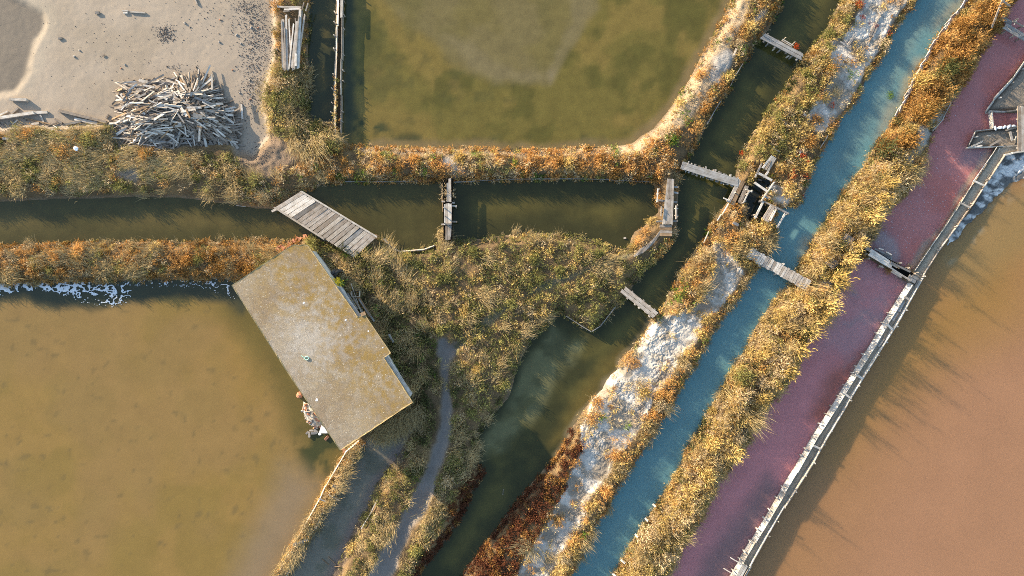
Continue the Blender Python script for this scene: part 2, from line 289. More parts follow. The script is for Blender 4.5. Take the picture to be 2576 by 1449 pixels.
# terrain colours: soil, mud, path, pale crust
def lerp(a, c, m): return a * (1 - m[..., None]) + np.array(c, dtype=np.float32) * m[..., None]
n1 = fbm(GX, GY, 1.2, 21); n2 = fbm(GX, GY, 3.5, 22, 3)
C = np.zeros((NX, NY, 3), dtype=np.float32) + np.array((0.165, 0.115, 0.065), dtype=np.float32)
C = lerp(C, (0.25, 0.17, 0.085), sstep(0.45, 0.65, n1))
C = lerp(C, (0.22, 0.165, 0.11), sstep(0.22, 0.0, land) * (DW > 0))
C = lerp(C, (0.385, 0.325, 0.265), sstep(-0.3, 0.2, MUDm))
C = lerp(C, (0.33, 0.275, 0.215), sstep(-0.3, 0.2, MUDm) * sstep(0.45, 0.7, n2) * 0.7)
C = lerp(C, (0.52, 0.465, 0.37), sstep(-1.1, -0.1, PUD) * sstep(0.35, 0.6, n2 + 0.12) * 0.28 * (MUDm > 0))
C = lerp(C, (0.175, 0.15, 0.125), sstep(-0.12, 0.55, PUD + 0.7 * (n1 - 0.5)))
C = lerp(C, (0.27, 0.20, 0.145), sstep(-0.2, 0.3, DIRTm))
C = lerp(C, (0.265, 0.24, 0.225), sstep(-0.2, 0.15, PATHm))
TRKd = linedist([(1150,870),(1180,848),(1240,800),(1300,755),(1380,715),(1470,682),(1560,650),(1600,635)], GX, GY); C = lerp(C, (0.17, 0.155, 0.10), sstep(0.3, 0.05, TRKd + wig * 3))
C = lerp(C, (0.62, 0.58, 0.53), sstep(-0.15, 0.2, SALTm))
C = lerp(C, (0.42, 0.335, 0.235), sstep(-0.1, 0.15, PALEm))
C = lerp(C, (0.46, 0.40, 0.32), sstep(-0.1, 0.05, CAUSEm))
C = lerp(C, (0.25, 0.215, 0.18), sstep(-0.1, 0.1, PLATm))
C = lerp(C, (0.17, 0.13, 0.10), sstep(-0.2, 0.2, BANKm))
ES = [[(2300,320),(2350,330),(2330,360),(2285,420),(2260,400),(2290,350)],[(2405,225),(2440,190),(2425,240),(2380,290),(2350,330),(2330,300),(2370,265)],[(2240,440),(2268,445),(2255,480),(2225,470)],[(1880,60),(1925,25),(1912,60),(1890,75)],[(1790,150),(1825,125),(1850,140),(1832,175),(1800,215),(1780,210)],[(1105,405),(1140,400),(1180,440),(1145,450)],[(2110,690),(2062,705),(2050,722),(2080,730)]]
ESm = np.max([sdf(p, GX, GY) for p in ES], 0) + wig * 3; C = lerp(C, (0.42, 0.40, 0.38), sstep(-0.15, 0.2, ESm))
WG = [(300,430),(345,425),(372,440),(350,462),(310,455)]
C = lerp(C, (0.33, 0.28, 0.23), sstep(-0.2, 0.2, sdf(WG, GX, GY)))
# split the one heightfield into ground, mud flat and footpath
cc = lambda F: 0.25 * (F[:-1, :-1] + F[1:, :-1] + F[:-1, 1:] + F[1:, 1:])
idx = np.arange(NX * NY).reshape(NX, NY)
QUAD = np.stack([idx[:-1, :-1], idx[1:, :-1], idx[1:, 1:], idx[:-1, 1:]], -1)
cl = np.zeros((NX - 1, NY - 1), dtype=int); cl[cc(MUDm) > 0] = 1; cl[cc(PATHm) > 0] = 2
keep = cc(DW) > -0.7
V3 = np.stack([GX, GY, HT], -1).reshape(-1, 3); CF = C.reshape(-1, 3)
TONE = np.array((0.745, 0.70, 0.635), dtype=np.float32)      # warm grade of the measured ground and water colours
def submesh(name, quads, V, Cc, mat, smooth=True):
    u, inv = np.unique(quads.ravel(), return_inverse=True)
    return mesh_np(name, V[u], [inv.reshape(quads.shape)], Cc[u] * TONE, mat, smooth)
for c, nm, mt, lb in ((0, 'ground', 'earth', 'bare soil of the scrub covered banks and dykes between the ponds'), (1, 'mud_flat', 'mud', 'dry beige mud flat around the heap of boards'), (2, 'footpath', 'path', 'grey trodden footpath running down the island')):
    o = obj(nm, submesh(nm, QUAD[keep & (cl == c)], V3, CF, M[mt])); tag(o, lb, {'ground': 'ground', 'mud_flat': 'mud flat', 'footpath': 'path'}[nm], kind='structure')
# marsh out to the horizon, one ring round the detailed sheet
bm = bmesh.new(); ring = []
for rx, ry in ((36.9, 21.9), (60, 45), (400, 400), (3000, 3000)):
    ring.append([bm.verts.new((sx * rx, sy * ry, 0.16 if rx < 50 else 0.1)) for sx, sy in ((-1, -1), (1, -1), (1, 1), (-1, 1))])
for a, b in zip(ring, ring[1:]):
    for i in range(4): bm.faces.new((a[i], b[i], b[(i + 1) % 4], a[(i + 1) % 4]))
me = bpy.data.meshes.new('marsh'); bm.to_mesh(me); bm.free(); M['marsh'] = plain('marsh', (0.16, 0.12, 0.065), 0.95, 0.4, 0.35)
tag(obj('marsh', me, M['marsh']), 'open marsh stretching away beyond the salt works', 'marsh', kind='structure')
# salt crust: finer sheet with lifted plates and cracks
fs = 0.04; sx = np.arange(-4, 34, fs, dtype=np.float32); sy = np.arange(-22, 22, fs, dtype=np.float32)
SX, SY = np.meshgrid(sx, sy, indexing='ij'); sm = samp(SALTm, SX, SY)
def worley(x, y, s, seed):
    r = np.random.default_rng(seed).random((512, 512, 2)).astype(np.float32); X = x / s; Y = y / s; xi = np.floor(X).astype(int); yi = np.floor(Y).astype(int)
    f1 = np.full(x.shape, 9., dtype=np.float32); f2 = f1.copy(); idv = np.zeros(x.shape, dtype=np.float32)
    for a in (-1, 0, 1):
        for b in (-1, 0, 1):
            o = r[(xi + a) & 511, (yi + b) & 511]; dd = (xi + a + o[..., 0] - X) ** 2 + (yi + b + o[..., 1] - Y) ** 2
            c = dd < f1; f2 = np.where(c, f1, np.minimum(f2, dd)); idv = np.where(c, o[..., 0], idv); f1 = np.where(c, dd, f1)
    return np.sqrt(f1), np.sqrt(f2), idv
sel = sm > -0.25
xs, ys = SX[sel], SY[sel]; dom = 0.16 * (fbm(xs, ys, 0.35, 31) - 0.5); dom2 = 0.16 * (fbm(xs, ys, 0.35, 37) - 0.5)
f1, f2, idv = worley(xs + dom, ys + dom2, 0.30, 5); g1, g2, idw = worley(xs + dom2, ys + dom, 0.13, 8)
crack = sstep(0.0, 0.14, f2 - f1); crack2 = sstep(0.0, 0.25, g2 - g1); patch = sstep(0.38, 0.6, fbm(xs, ys, 1.4, 33, 3))
hh = (0.04 * crack * (0.6 + 0.8 * idv) + 0.022 * crack2 * (0.4 + idw)) * (0.35 + 0.65 * patch) + 0.06 * (fbm(xs, ys, 0.22, 35, 3) - 0.5)
Zs = np.full(SX.shape, -1, dtype=np.float32); Zs[sel] = hz(xs, ys) + hh + 0.012 - 0.15 * sstep(0.12, -0.25, sm[sel] + 0.25 * (fbm(xs, ys, 0.3, 36) - 0.5))
Cs = np.zeros(SX.shape + (3,), dtype=np.float32); tone = np.clip(0.66 + 0.14 * (idv - 0.5) + 0.22 * (fbm(xs, ys, 0.9, 41) - 0.5), 0, 1)
dirt = sstep(0.40, 0.62, fbm(xs, ys, 0.8, 42))[:, None]
Cs[sel] = (tone[:, None] * np.array((1.0, 0.955, 0.89), dtype=np.float32)) * (1 - dirt) + dirt * np.array((0.36, 0.315, 0.26), dtype=np.float32)
si = np.arange(SX.size).reshape(SX.shape); SQ = np.stack([si[:-1, :-1], si[1:, :-1], si[1:, 1:], si[:-1, 1:]], -1)
ok = sel[:-1, :-1] & sel[1:, :-1] & sel[1:, 1:] & sel[:-1, 1:]
o = obj('salt_crust', submesh('salt_crust', SQ[ok], np.stack([SX, SY, Zs], -1).reshape(-1, 3), Cs.reshape(-1, 3), M['salt'], True))
tag(o, 'white cracked salt crust along the strip beside the turquoise canal', 'salt crust', kind='structure')
# ------------------------------------------------------------------ water
S2 = slice(None, None, 2); WX, WY = GX[S2, S2], GY[S2, S2]; wn = near[S2, S2]; NXw, NYw = WX.shape
wi = np.arange(NXw * NYw).reshape(NXw, NYw); WQ = np.stack([wi[:-1, :-1], wi[1:, :-1], wi[1:, 1:], wi[:-1, 1:]], -1)
na, nb, nc = fbm(WX, WY, 2.2, 51), fbm(WX, WY, 0.8, 52), fbm(WX, WY, 5.0, 53, 3)
def pm(poly, a, b): return sstep(a, b, sdf(poly, WX, WY) + 0.5 * (nb - 0.5))
def depth(k, a, b): return sstep(a, b, SDW[k][S2, S2] + 0.5 * (nb - 0.5))
def base(c): return np.zeros(WX.shape + (3,), dtype=np.float32) + np.array(c, dtype=np.float32)
wc = {}
c = base((0.042, 0.046, 0.022)); c = lerp(c, (0.085, 0.072, 0.026), sstep(0.4, 0.7, nb) * depth('channel_w', 0.3, 0.9)); wc['channel_w'] = c
c = base((0.145, 0.122, 0.032)); c = lerp(c, (0.185, 0.142, 0.04), sstep(0.45, 0.65, na)); c = lerp(c, (0.095, 0.088, 0.022), sstep(0.5, 0.68, fbm(WX, WY, 1.6, 57)) * 0.85)
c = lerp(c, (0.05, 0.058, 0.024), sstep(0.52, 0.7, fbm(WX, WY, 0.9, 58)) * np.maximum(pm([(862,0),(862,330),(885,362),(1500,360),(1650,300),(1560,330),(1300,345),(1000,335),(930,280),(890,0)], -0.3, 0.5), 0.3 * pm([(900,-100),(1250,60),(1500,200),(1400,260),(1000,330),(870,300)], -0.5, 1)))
SILT = [(900,-100),(1000,60),(1080,105),(1130,160),(1165,180),(1215,205),(1290,212),(1388,215),(1402,190),(1420,150),(1460,90),(1500,20),(1520,-60),(1560,-250),(900,-250)]
c = lerp(c, (0.165, 0.138, 0.06), pm(SILT, -0.3, 0.7) * (0.55 + 0.45 * sstep(0.35, 0.6, na)))
c = lerp(c, (0.19, 0.16, 0.085), pm([(1120,90),(1180,160),(1230,200),(1385,212),(1400,180),(1300,185),(1230,150),(1190,110)], -0.4, 0.3) * 0.7 + 0.6 * pm([(1385,212),(1420,150),(1460,90),(1500,20),(1480,-60),(1430,-60),(1440,60),(1380,170)], -0.3, 0.2))
c = lerp(c, (0.20, 0.155, 0.075), np.clip(1 - depth('big_pond', 0.15, 0.75), 0, 1) * (WX > -9)); 
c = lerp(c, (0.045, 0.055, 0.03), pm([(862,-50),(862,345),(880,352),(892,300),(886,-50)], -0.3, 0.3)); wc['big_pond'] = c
c = base((0.044, 0.045, 0.016)); c = lerp(c, (0.088, 0.080, 0.024), depth('creek', 0.2, 1.1) * sstep(0.35, 0.6, na))
c = lerp(c, (0.15, 0.15, 0.075), pm([(1390,815),(1440,850),(1480,850),(1470,890),(1400,960),(1350,1050),(1280,1130),(1210,1165),(1205,1110),(1280,1010),(1310,930)], -0.3, 0.5) * (0.45 + 0.4 * sstep(0.4, 0.6, nb)))
c = lerp(c, (0.135, 0.105, 0.028), pm([(1600,880),(1540,940),(1500,1000),(1460,1060),(1420,1110),(1380,1120),(1420,1040),(1480,940),(1560,860)], -0.4, 0.7) * 0.8)
c = lerp(c, (0.24, 0.20, 0.12), np.clip(1 - depth('creek', 0.02, 0.4), 0, 1) * pm([(1640,800),(1400,1150),(1380,1120),(1600,840)], -0.5, 0.3) * 0.8); wc['creek'] = c
c = base((0.070, 0.062, 0.020)); c = lerp(c, (0.118, 0.095, 0.032), depth('channel_nw', 0.3, 1.6) * sstep(0.3, 0.6, nc)); wc['channel_nw'] = c
c = base((0.048, 0.046, 0.016)); c = lerp(c, (0.105, 0.09, 0.026), depth('basin', 0.6, 2.2) * sstep(0.3, 0.55, na)); wc['basin'] = c
c = base((0.240, 0.166, 0.050)); c = lerp(c, (0.272, 0.180, 0.058), sstep(0.42, 0.62, na)); c = lerp(c, (0.23, 0.16, 0.045), sstep(0.45, 0.8, nb) * 0.35)
c = lerp(c, (0.265, 0.175, 0.075), sstep(0.45, 0.7, nc) * 0.5); spk = fbm(WX, WY, 0.45, 59, 2); c = lerp(c, (0.15, 0.115, 0.05), sstep(0.70, 0.86, spk) * 0.55)
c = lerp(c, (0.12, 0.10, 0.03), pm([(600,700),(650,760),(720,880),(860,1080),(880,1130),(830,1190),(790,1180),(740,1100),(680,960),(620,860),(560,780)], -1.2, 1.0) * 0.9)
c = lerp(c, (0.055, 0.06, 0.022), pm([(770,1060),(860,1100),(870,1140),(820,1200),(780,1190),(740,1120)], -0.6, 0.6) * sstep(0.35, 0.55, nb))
c = lerp(c, (0.25, 0.19, 0.125), pm([(720,1180),(800,1220),(760,1330),(690,1460),(600,1700),(480,1700),(610,1400)], -1.5, 1.2) * 0.85)
c = lerp(c, (0.052, 0.055, 0.032), pm([(-300,700),(590,690),(640,760),(610,790),(570,760),(450,752),(330,762),(240,778),(150,772),(60,750),(-300,770)], -0.35, 0.35)); wc['west_pond'] = c  # dark north shore band: shadow of the dyke painted into the water colour
c = base((0.21, 0.195, 0.155)); c = lerp(c, (0.155, 0.15, 0.11), sstep(0.42, 0.62, nb)); c = lerp(c, (0.20, 0.165, 0.145), np.clip(1 - depth('slough', 0.1, 0.7), 0, 1) * (sdf(MUDBANK, WX, WY) > -0.9)); wc['slough'] = c
wc['sluice'] = base((0.02, 0.022, 0.016))
c = base((0.125, 0.265, 0.30)); c = lerp(c, (0.15, 0.285, 0.31), depth('canal', 0.3, 1.8) * sstep(0.2, 0.75, nc))
top = pm([(2150,-250),(2700,-250),(2200,420),(2100,420),(2150,300)], -3.0, 3.0); c = lerp(c, (0.19, 0.275, 0.265), top * 0.7 * depth('canal', 0.4, 1.4))
for q in ([(2330,150),(2300,190),(2275,240),(2262,250),(2280,190),(2300,150)], [(2440,-20),(2400,30),(2350,70),(2380,20)], [(2262,262),(2230,320),(2205,350),(2215,300),(2240,262)], [(2040,600),(2015,645),(2008,625),(2025,598)]):
    c = lerp(c, (0.34, 0.31, 0.22), pm(q, -0.5, 0.4) * 0.75)
wc['canal'] = c
c = base((0.50, 0.205, 0.20)); c = lerp(c, (0.52, 0.185, 0.165), sstep(0.4, 0.65, na)); c = lerp(c, (0.21, 0.13, 0.155), pm([(2200,560),(2240,600),(2270,680),(2180,640)], -0.8, 0.3) * 0.7)
c = lerp(c, (0.42, 0.38, 0.40), pm([(2200,600),(2215,585),(2245,600),(2258,640),(2250,655),(2215,640)], -0.25, 0.1) * 0.5)
c = lerp(c, (0.36, 0.31, 0.26), pm([(2300,680),(2325,637),(2366,580),(2416,502),(2473,422),(2500,374),(2480,374),(2440,430),(2380,540),(2345,590),(2320,610),(2290,670)], -0.1, 0.15)*0.8)
c = lerp(c, (0.24, 0.21, 0.25), pm([(2425,374),(2500,374),(2480,420),(2420,420)], -0.5, 0.3) * 0.6); wc['brine_n'] = c
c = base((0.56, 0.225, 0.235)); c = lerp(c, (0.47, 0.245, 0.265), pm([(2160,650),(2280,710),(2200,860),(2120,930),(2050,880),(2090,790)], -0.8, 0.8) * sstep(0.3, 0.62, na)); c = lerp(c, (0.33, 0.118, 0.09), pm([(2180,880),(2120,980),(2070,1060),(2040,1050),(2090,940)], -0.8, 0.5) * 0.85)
swirl = np.abs(fbm(WX, WY, 2.0, 71) - 0.5); sw = sstep(0.035, 0.0, swirl) * pm([(2130,690),(2270,720),(2200,870),(2130,930),(2060,870),(2090,760)], -0.6, 0.6)
c = lerp(c, (0.34, 0.25, 0.27), sw * 0.7); c = lerp(c, (0.33, 0.27, 0.24), np.clip(1 - depth('brine', 0.02, 0.25), 0, 1) * (sdf([(2300,690),(1840,1460),(1700,1700),(1600,1700),(2200,760)], WX, WY) > -0.6) * 0.8)
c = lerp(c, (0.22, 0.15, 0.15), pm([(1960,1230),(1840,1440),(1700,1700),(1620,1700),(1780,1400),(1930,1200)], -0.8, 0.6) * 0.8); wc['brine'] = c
c = base((0.315, 0.172, 0.078)); c = lerp(c, (0.355, 0.192, 0.108), pm([(2400,900),(2900,700),(2900,1700),(2000,1700),(2150,1300)], -4, 4)); c = lerp(c, (0.30, 0.175, 0.045), pm([(2300,760),(2576,560),(2576,800),(2400,900),(2250,1000),(2100,1150)], -2.5, 2.5) * 0.7)
c = lerp(c, (0.27, 0.185, 0.075), pm([(2360,650),(2500,500),(2700,430),(2700,560),(2420,720)], -1.5, 1.0) * 0.8); c = lerp(c, (0.36, 0.30, 0.20), sstep(0.5, 0.62, fbm(WX, WY, 0.9, 77)) * pm([(2380,630),(2440,575),(2490,535),(2540,470),(2700,440),(2700,470),(2560,485),(2500,545),(2440,610),(2390,660)], -0.4, 0.2) * 0.8)
wc['brown_pan'] = c
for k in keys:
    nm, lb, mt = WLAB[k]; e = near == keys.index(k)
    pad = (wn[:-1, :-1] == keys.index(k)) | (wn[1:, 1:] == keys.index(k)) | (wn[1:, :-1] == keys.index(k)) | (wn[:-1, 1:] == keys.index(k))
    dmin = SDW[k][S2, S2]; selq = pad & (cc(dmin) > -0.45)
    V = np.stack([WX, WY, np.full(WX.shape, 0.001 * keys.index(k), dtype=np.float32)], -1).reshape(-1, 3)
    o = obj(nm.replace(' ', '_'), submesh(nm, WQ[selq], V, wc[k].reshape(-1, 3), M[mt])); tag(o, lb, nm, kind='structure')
# salt shelf at the foot of the causeway in the brown pan: thin crusted sheet
fs2 = 0.05; tx = np.arange(26, 35, fs2, dtype=np.float32); ty = np.arange(0, 10, fs2, dtype=np.float32); TX, TY = np.meshgrid(tx, ty, indexing='ij')
sh = sdf(SHELF, TX, TY) + 0.5 * (fbm(TX, TY, 0.7, 81) - 0.5); f1, f2, idv = worley(TX * 0.8 + TY * 0.3, TY * 1.2, 0.3, 15)
Z = 0.012 + 0.05 * sstep(-0.05, 0.3, sh) * sstep(0.0, 0.25, f2 - f1) * (0.4 + idv) - 0.06 * sstep(0.05, -0.15, sh)
t0 = 0.14 + 0.62 * sstep(0.40, 0.62, fbm(TX * 0.8 + TY * 0.3, TY * 1.2, 0.45, 82) * 0.8 + 0.2 * idv + 0.25 * sstep(0.0, 1.6, sh) - 0.05); cs = t0[..., None] * np.array((0.95, 0.97, 1.0), dtype=np.float32)
ti = np.arange(TX.size).reshape(TX.shape); TQ = np.stack([ti[:-1, :-1], ti[1:, :-1], ti[1:, 1:], ti[:-1, 1:]], -1)
o = obj('salt_crust', submesh('salt_crust', TQ[cc(sh) > -0.2], np.stack([TX, TY, Z], -1).reshape(-1, 3), cs.reshape(-1, 3), M['salt'])); tag(o, 'blue white salt crust at the water edge beside the timber causeway', 'salt crust', kind='structure')
# foam drifted against the north shore of the west pond
fs3 = 0.035; tx = np.arange(-33.5, -16, fs3, dtype=np.float32); ty = np.arange(-2.0, 0.7, fs3, dtype=np.float32); TX, TY = np.meshgrid(tx, ty, indexing='ij')
wgt = sstep(-0.1, 0.5, sdf([(-80,708),(0,712),(260,703),(330,706),(330,735),(340,752),(280,776),(215,765),(170,745),(110,732),(60,735),(-80,755)], TX, TY)) 
wgt = np.maximum(wgt, 0.55 * sstep(-0.1, 0.4, sdf([(330,702),(585,702),(600,735),(590,750),(520,730),(420,722),(330,725)], TX, TY)))
rid = np.abs(fbm(TX, TY * 1.4, 0.5, 91, 4) - 0.5) * 2; solid = sstep(-0.2, 0.5, sdf([(-80,708),(255,703),(250,720),(160,738),(60,732),(-80,750)], TX, TY))
on = ((rid < 0.105 * wgt + 0.13 * solid) & (wgt > 0.05) & (samp(SDW['west_pond'], TX, TY) > 0.02)) | ((fbm(TX, TY, 0.06, 95, 1) > 0.93) & (wgt > 0.02))
ti = np.arange(TX.size).reshape(TX.shape); TQ = np.stack([ti[:-1, :-1], ti[1:, :-1], ti[1:, 1:], ti[:-1, 1:]], -1)
o = obj('foam', submesh('foam', TQ[on[:-1, :-1]], np.stack([TX, TY, 0.02 + 0.03 * wgt * (1 - rid)], -1).reshape(-1, 3), np.ones((TX.size, 3), dtype=np.float32) * 0.7, M['foam'])); tag(o, 'white foam drifted along the shaded shore of the mustard pond', 'foam', kind='stuff')
# salt flecks floating on the purple brine
k = 5200; fx = rng.uniform(20, 34, k); fy = rng.uniform(-2, 18, k); okf = (samp(SDW['brine_n'], fx, fy) > 0.05) & (rng.random(k) < np.clip(0.15 + 1.2 * samp(np.clip(1 - np.abs(GY - 3.5) / 7, 0, 1), fx, fy), 0, 1)); fx, fy = fx[okf], fy[okf]
s = rng.uniform(0.006, 0.02, len(fx)); an = rng.uniform(0, 6.28, len(fx)); q = []
for j in range(4): q.append(np.stack([fx + s * (1.8 if j % 2 else 0.7) * np.cos(an + j * 1.571), fy + s * (1.8 if j % 2 else 0.7) * np.sin(an + j * 1.571), np.full(len(fx), 0.02)], -1))
v = np.stack(q, 1).reshape(-1, 3); o = obj('salt_flakes', mesh_np('salt_flakes', v, [np.arange(len(v)).reshape(-1, 4)], None, M['foam'])); tag(o, 'tiny white salt flakes floating on the red purple brine', 'salt flakes', kind='stuff')
# ------------------------------------------------------------------ timber builders
def unit_plank(seed, nx=3, rough=0.10):
    r = random.Random(seed); bm = bmesh.new(); rows = []
    for i in range(nx + 1):
        x = -0.5 + i / nx; y = r.uniform(-rough, rough) * 0.35; z = r.uniform(-rough, rough) * 0.6; s = 1 - r.uniform(0, rough) * (0.8 if i in (0, nx) else 0.4)
        sk = r.uniform(-0.025, 0.025) if i in (0, nx) else 0
        rows.append([bm.verts.new((x + sk * a, 0.5 * a * s + y * 0.3, 0.5 * b + z * 0.4)) for a, b in ((-1, -1), (1, -1), (1, 1), (-1, 1))])
    for p, q in zip(rows, rows[1:]):
        for k in range(4): bm.faces.new((p[k], p[(k + 1) % 4], q[(k + 1) % 4], q[k]))
    bm.faces.new(rows[0][::-1]); bm.faces.new(rows[-1]); bmesh.ops.recalc_face_normals(bm, faces=bm.faces)
    me = bpy.data.meshes.new('plank'); bm.to_mesh(me); bm.free(); return me
def unit_stake(seed):
    r = random.Random(seed); bm = bmesh.new(); rows = []
    for i in range(3):
        z = i / 2; rows.append([bm.verts.new((0.5 * math.cos(k * PI / 3.5) * r.uniform(0.8, 1.1) + r.uniform(-.06, .06), 0.5 * math.sin(k * PI / 3.5) * r.uniform(0.8, 1.1), z + (r.uniform(-.05, .05) if i == 2 else 0))) for k in range(7)])
    for p, q in zip(rows, rows[1:]):
        for k in range(7): bm.faces.new((p[k], p[(k + 1) % 7], q[(k + 1) % 7], q[k]))
    bm.faces.new(rows[-1]); me = bpy.data.meshes.new('post'); bm.to_mesh(me); bm.free(); return me
PI = math.pi
PLK = {}; STK = {}
for mn in ('wood', 'pale_wood', 'brown_wood', 'grey_wood'):
    PLK[mn] = [unit_plank(100 + i) for i in range(5)]; STK[mn] = [unit_stake(200 + i) for i in range(4)]
    for x in PLK[mn] + STK[mn]: x.materials.append(M[mn])
def plank(name, p0, p1, wd, th, mat='wood', parent=None, roll=0.0):
    """a board from p0 to p1 (centre line), wd wide, th thick"""
    p0, p1 = Vector(p0), Vector(p1); d = p1 - p0; L = d.length
    o = obj(name, random.choice(PLK[mat]), None, parent)
    q = d.to_track_quat('X', 'Z') @ Quaternion((1, 0, 0), roll)
    c = (p0 + p1) / 2
    if parent: c = c - parent.location
    o.rotation_mode = 'QUATERNION'; o.rotation_quaternion = q; o.location = c
    o.scale = (L * random.choice((1, -1)), wd, th); return o
def post(p, top, dia, mat='wood', parent=None, name='post', lean=0.06):
    b = Vector((p.x, p.y, -0.25)); o = obj(name, random.choice(STK[mat]), None, parent); o.location = b - (parent.location if parent else Vector())
    o.rotation_euler = (random.uniform(-lean, lean), random.uniform(-lean, lean), random.uniform(0, 6)); o.scale = (dia, dia, top + 0.25); return o
def along(poly, step):
    """points and tangents every step metres along a polyline of Vectors"""
    out = []; acc = 0.0
    for a, b in zip(poly, poly[1:]):
        L = (b - a).length; t = acc
        while t < L: out.append((a.lerp(b, t / L), (b - a).normalized())); t += step
        acc = t - L
    return out
def plank_wall(name, label, cat, pts, zt, height, thick, mat, lean=0.0, seg=2.2, posts=0.95, pside=1, pdia=0.09, ptop=None, group=None):
    """a low retaining wall of boards on edge held by stakes; lean tips the boards so their outer face looks up"""
    z = zt - height * 0.5 * math.cos(lean); poly = [P(u, v, z) for u, v in pts]
    root = empty(name, (poly[0].x, poly[0].y, 0), label, cat, group)
    for a, b in zip(poly, poly[1:]):
        L = (b - a).length; n = max(1, round(L / seg)); cuts = [0] + sorted((i + random.uniform(-.15, .15)) / n for i in range(1, n)) + [1]
        nrm = Vector((-(b - a).y, (b - a).x, 0)).normalized()
        for t0, t1 in zip(cuts, cuts[1:]):
            j = random.uniform(-0.03, 0.03); e = nrm * j
            plank('plank', a.lerp(b, t0) + e + Vector((0, 0, random.uniform(-.03, .03))), a.lerp(b, t1 - 0.004) + e + Vector((0, 0, random.uniform(-.03, .03))), thick, height, mat, root, roll=lean + random.uniform(-.08, .08))
    if posts:
        for p, t in along(poly, posts):
            nrm = Vector((-t.y, t.x, 0)) * pside * (0.07 + abs(math.sin(lean)) * height * 0.5)
            p2 = p + nrm + t * random.uniform(-.15, .15)
            if random.random() < 0.88: post(p2, (ptop or zt) + random.uniform(-.06, .1), pdia * random.uniform(0.7, 1.2), mat, root)
    return root
def bridge_long(label, a, b, width, n, z, mat='grey_wood', name='footbridge', posts=None, group=None, splits=(0.0, 1.0), beams=True):
    """boards laid lengthwise from a to b"""
    A, B = P(a[0], a[1], z), P(b[0], b[1], z); t = (B - A).normalized(); nr = Vector((-t.y, t.x, 0)); L = (B - A).length
    root = empty(name, (A.x, A.y, 0), label, 'footbridge', group); wd = width / n
    for i in range(n):
        off = nr * ((i + .5) * wd - width / 2)
        for s0, s1 in zip(splits, splits[1:]):
            plank('plank', A + t * (L * s0 + random.uniform(-.06, .03)) + off, A + t * (L * s1 - 0.01 + random.uniform(-.02, .06)) + off + Vector((0, 0, random.uniform(-.012, .012))), wd - 0.02, 0.05, mat, root)
    if beams:
        for f in (0.08, 0.36, 0.64, 0.92):
            c = A + t * L * f - Vector((0, 0, 0.075)); plank('crossbeam', c - nr * (width / 2 + random.uniform(.02, .12)), c + nr * (width / 2 + random.uniform(.02, .12)), 0.1, 0.08, mat, root)
        for f in (0.2, 0.5, 0.8):
            for s in (-1, 1): post(A + t * L * f + nr * s * (width / 2 - .04), z - 0.12, 0.1, mat, root)
    return root, A, B, t, nr
# ------------------------------------------------------------------ the hut
HZ = 2.9
roof_uv = [(583,718),(731,619),(742,615),(752,618),(763,615),(774,617),(802,658),(848,724),(874,760),(900,798),(917,791),(983,888),(965,900),(1000,952),(1038,1012),(926,1087),(856,1133),(720,932)]
rp = [P(u, v, HZ) for u, v in roof_uv]
hut = empty('hut', (P(800, 870).x, P(800, 870).y, 0.3), 'low concrete hut with a flat lichen stained roof slab between pond and island', 'hut')
def prism(name, pts, z0, z1, mat, parent, sub=0):
    bm = bmesh.new(); tv = [bm.verts.new((p.x, p.y, z1)) for p in pts]; bv = [bm.verts.new((p.x, p.y, z0)) for p in pts]
    tf = bm.faces.new(tv); bm.faces.new(bv[::-1]); n = len(pts)
    for i in range(n): bm.faces.new((tv[i], bv[i], bv[(i + 1) % n], tv[(i + 1) % n]))
    bmesh.ops.recalc_face_normals(bm, faces=bm.faces)
    bmesh.ops.translate(bm, verts=bm.verts, vec=-(parent.location if parent else Vector()))
    me = bpy.data.meshes.new(name); bm.to_mesh(me); bm.free(); return obj(name, me, mat, parent)
m, t, p = new_mat('roof_screed'); g = t.nodes.new('ShaderNodeNewGeometry'); pos = g.outputs['Position']
nf = tex_noise(t, pos, 26, 4, .75); nm_ = tex_noise(t, pos, 2.3, 5, .6); nl = tex_noise(t, pos, 0.55, 3, .5); nd = tex_noise(t, pos, 7.5, 3, .6)
cbase = ramp(t, nl.outputs[0], [(0.38, (0.245, 0.185, 0.125)), (0.62, (0.305, 0.25, 0.185))]).outputs[0]
cbase = mixc(t, ramp(t, nm_.outputs[0], [(0.52, 0.0), (0.75, 0.75)]).outputs[0], cbase, (0.40, 0.355, 0.30))
def dirmask(ax, ay, lo, hi):
    dp = t.nodes.new('ShaderNodeVectorMath'); dp.operation = 'DOT_PRODUCT'; dp.inputs[1].default_value = (ax, ay, 0); t.links.new(pos, dp.inputs[0])
    ad = t.nodes.new('ShaderNodeMath'); ad.operation = 'MULTIPLY_ADD'; t.links.new(nd.outputs[0], ad.inputs[0]); ad.inputs[1].default_value = 3.0; t.links.new(dp.outputs['Value'], ad.inputs[2])
    mr = t.nodes.new('ShaderNodeMapRange'); mr.inputs['From Min'].default_value = lo; mr.inputs['From Max'].default_value = hi; t.links.new(ad.outputs[0], mr.inputs['Value']); return mr.outputs[0]
e0 = P(983, 888, HZ); e1 = P(848, 724, HZ); ed = Vector((e0.y - e1.y, -(e0.x - e1.x), 0)).normalized(); 
if ed.x < 0: ed = -ed
ev = ed.dot(P(940, 945, HZ))
lich = dirmask(ed.x, ed.y, ev - 2.6, ev + 1.2); nlich = ramp(t, nm_.outputs[0], [(0.40, 0.15), (0.6, 1.0)]).outputs[0]
mu = t.nodes.new('ShaderNodeMath'); mu.operation = 'MULTIPLY'; t.links.new(lich, mu.inputs[0]); t.links.new(nlich, mu.inputs[1])
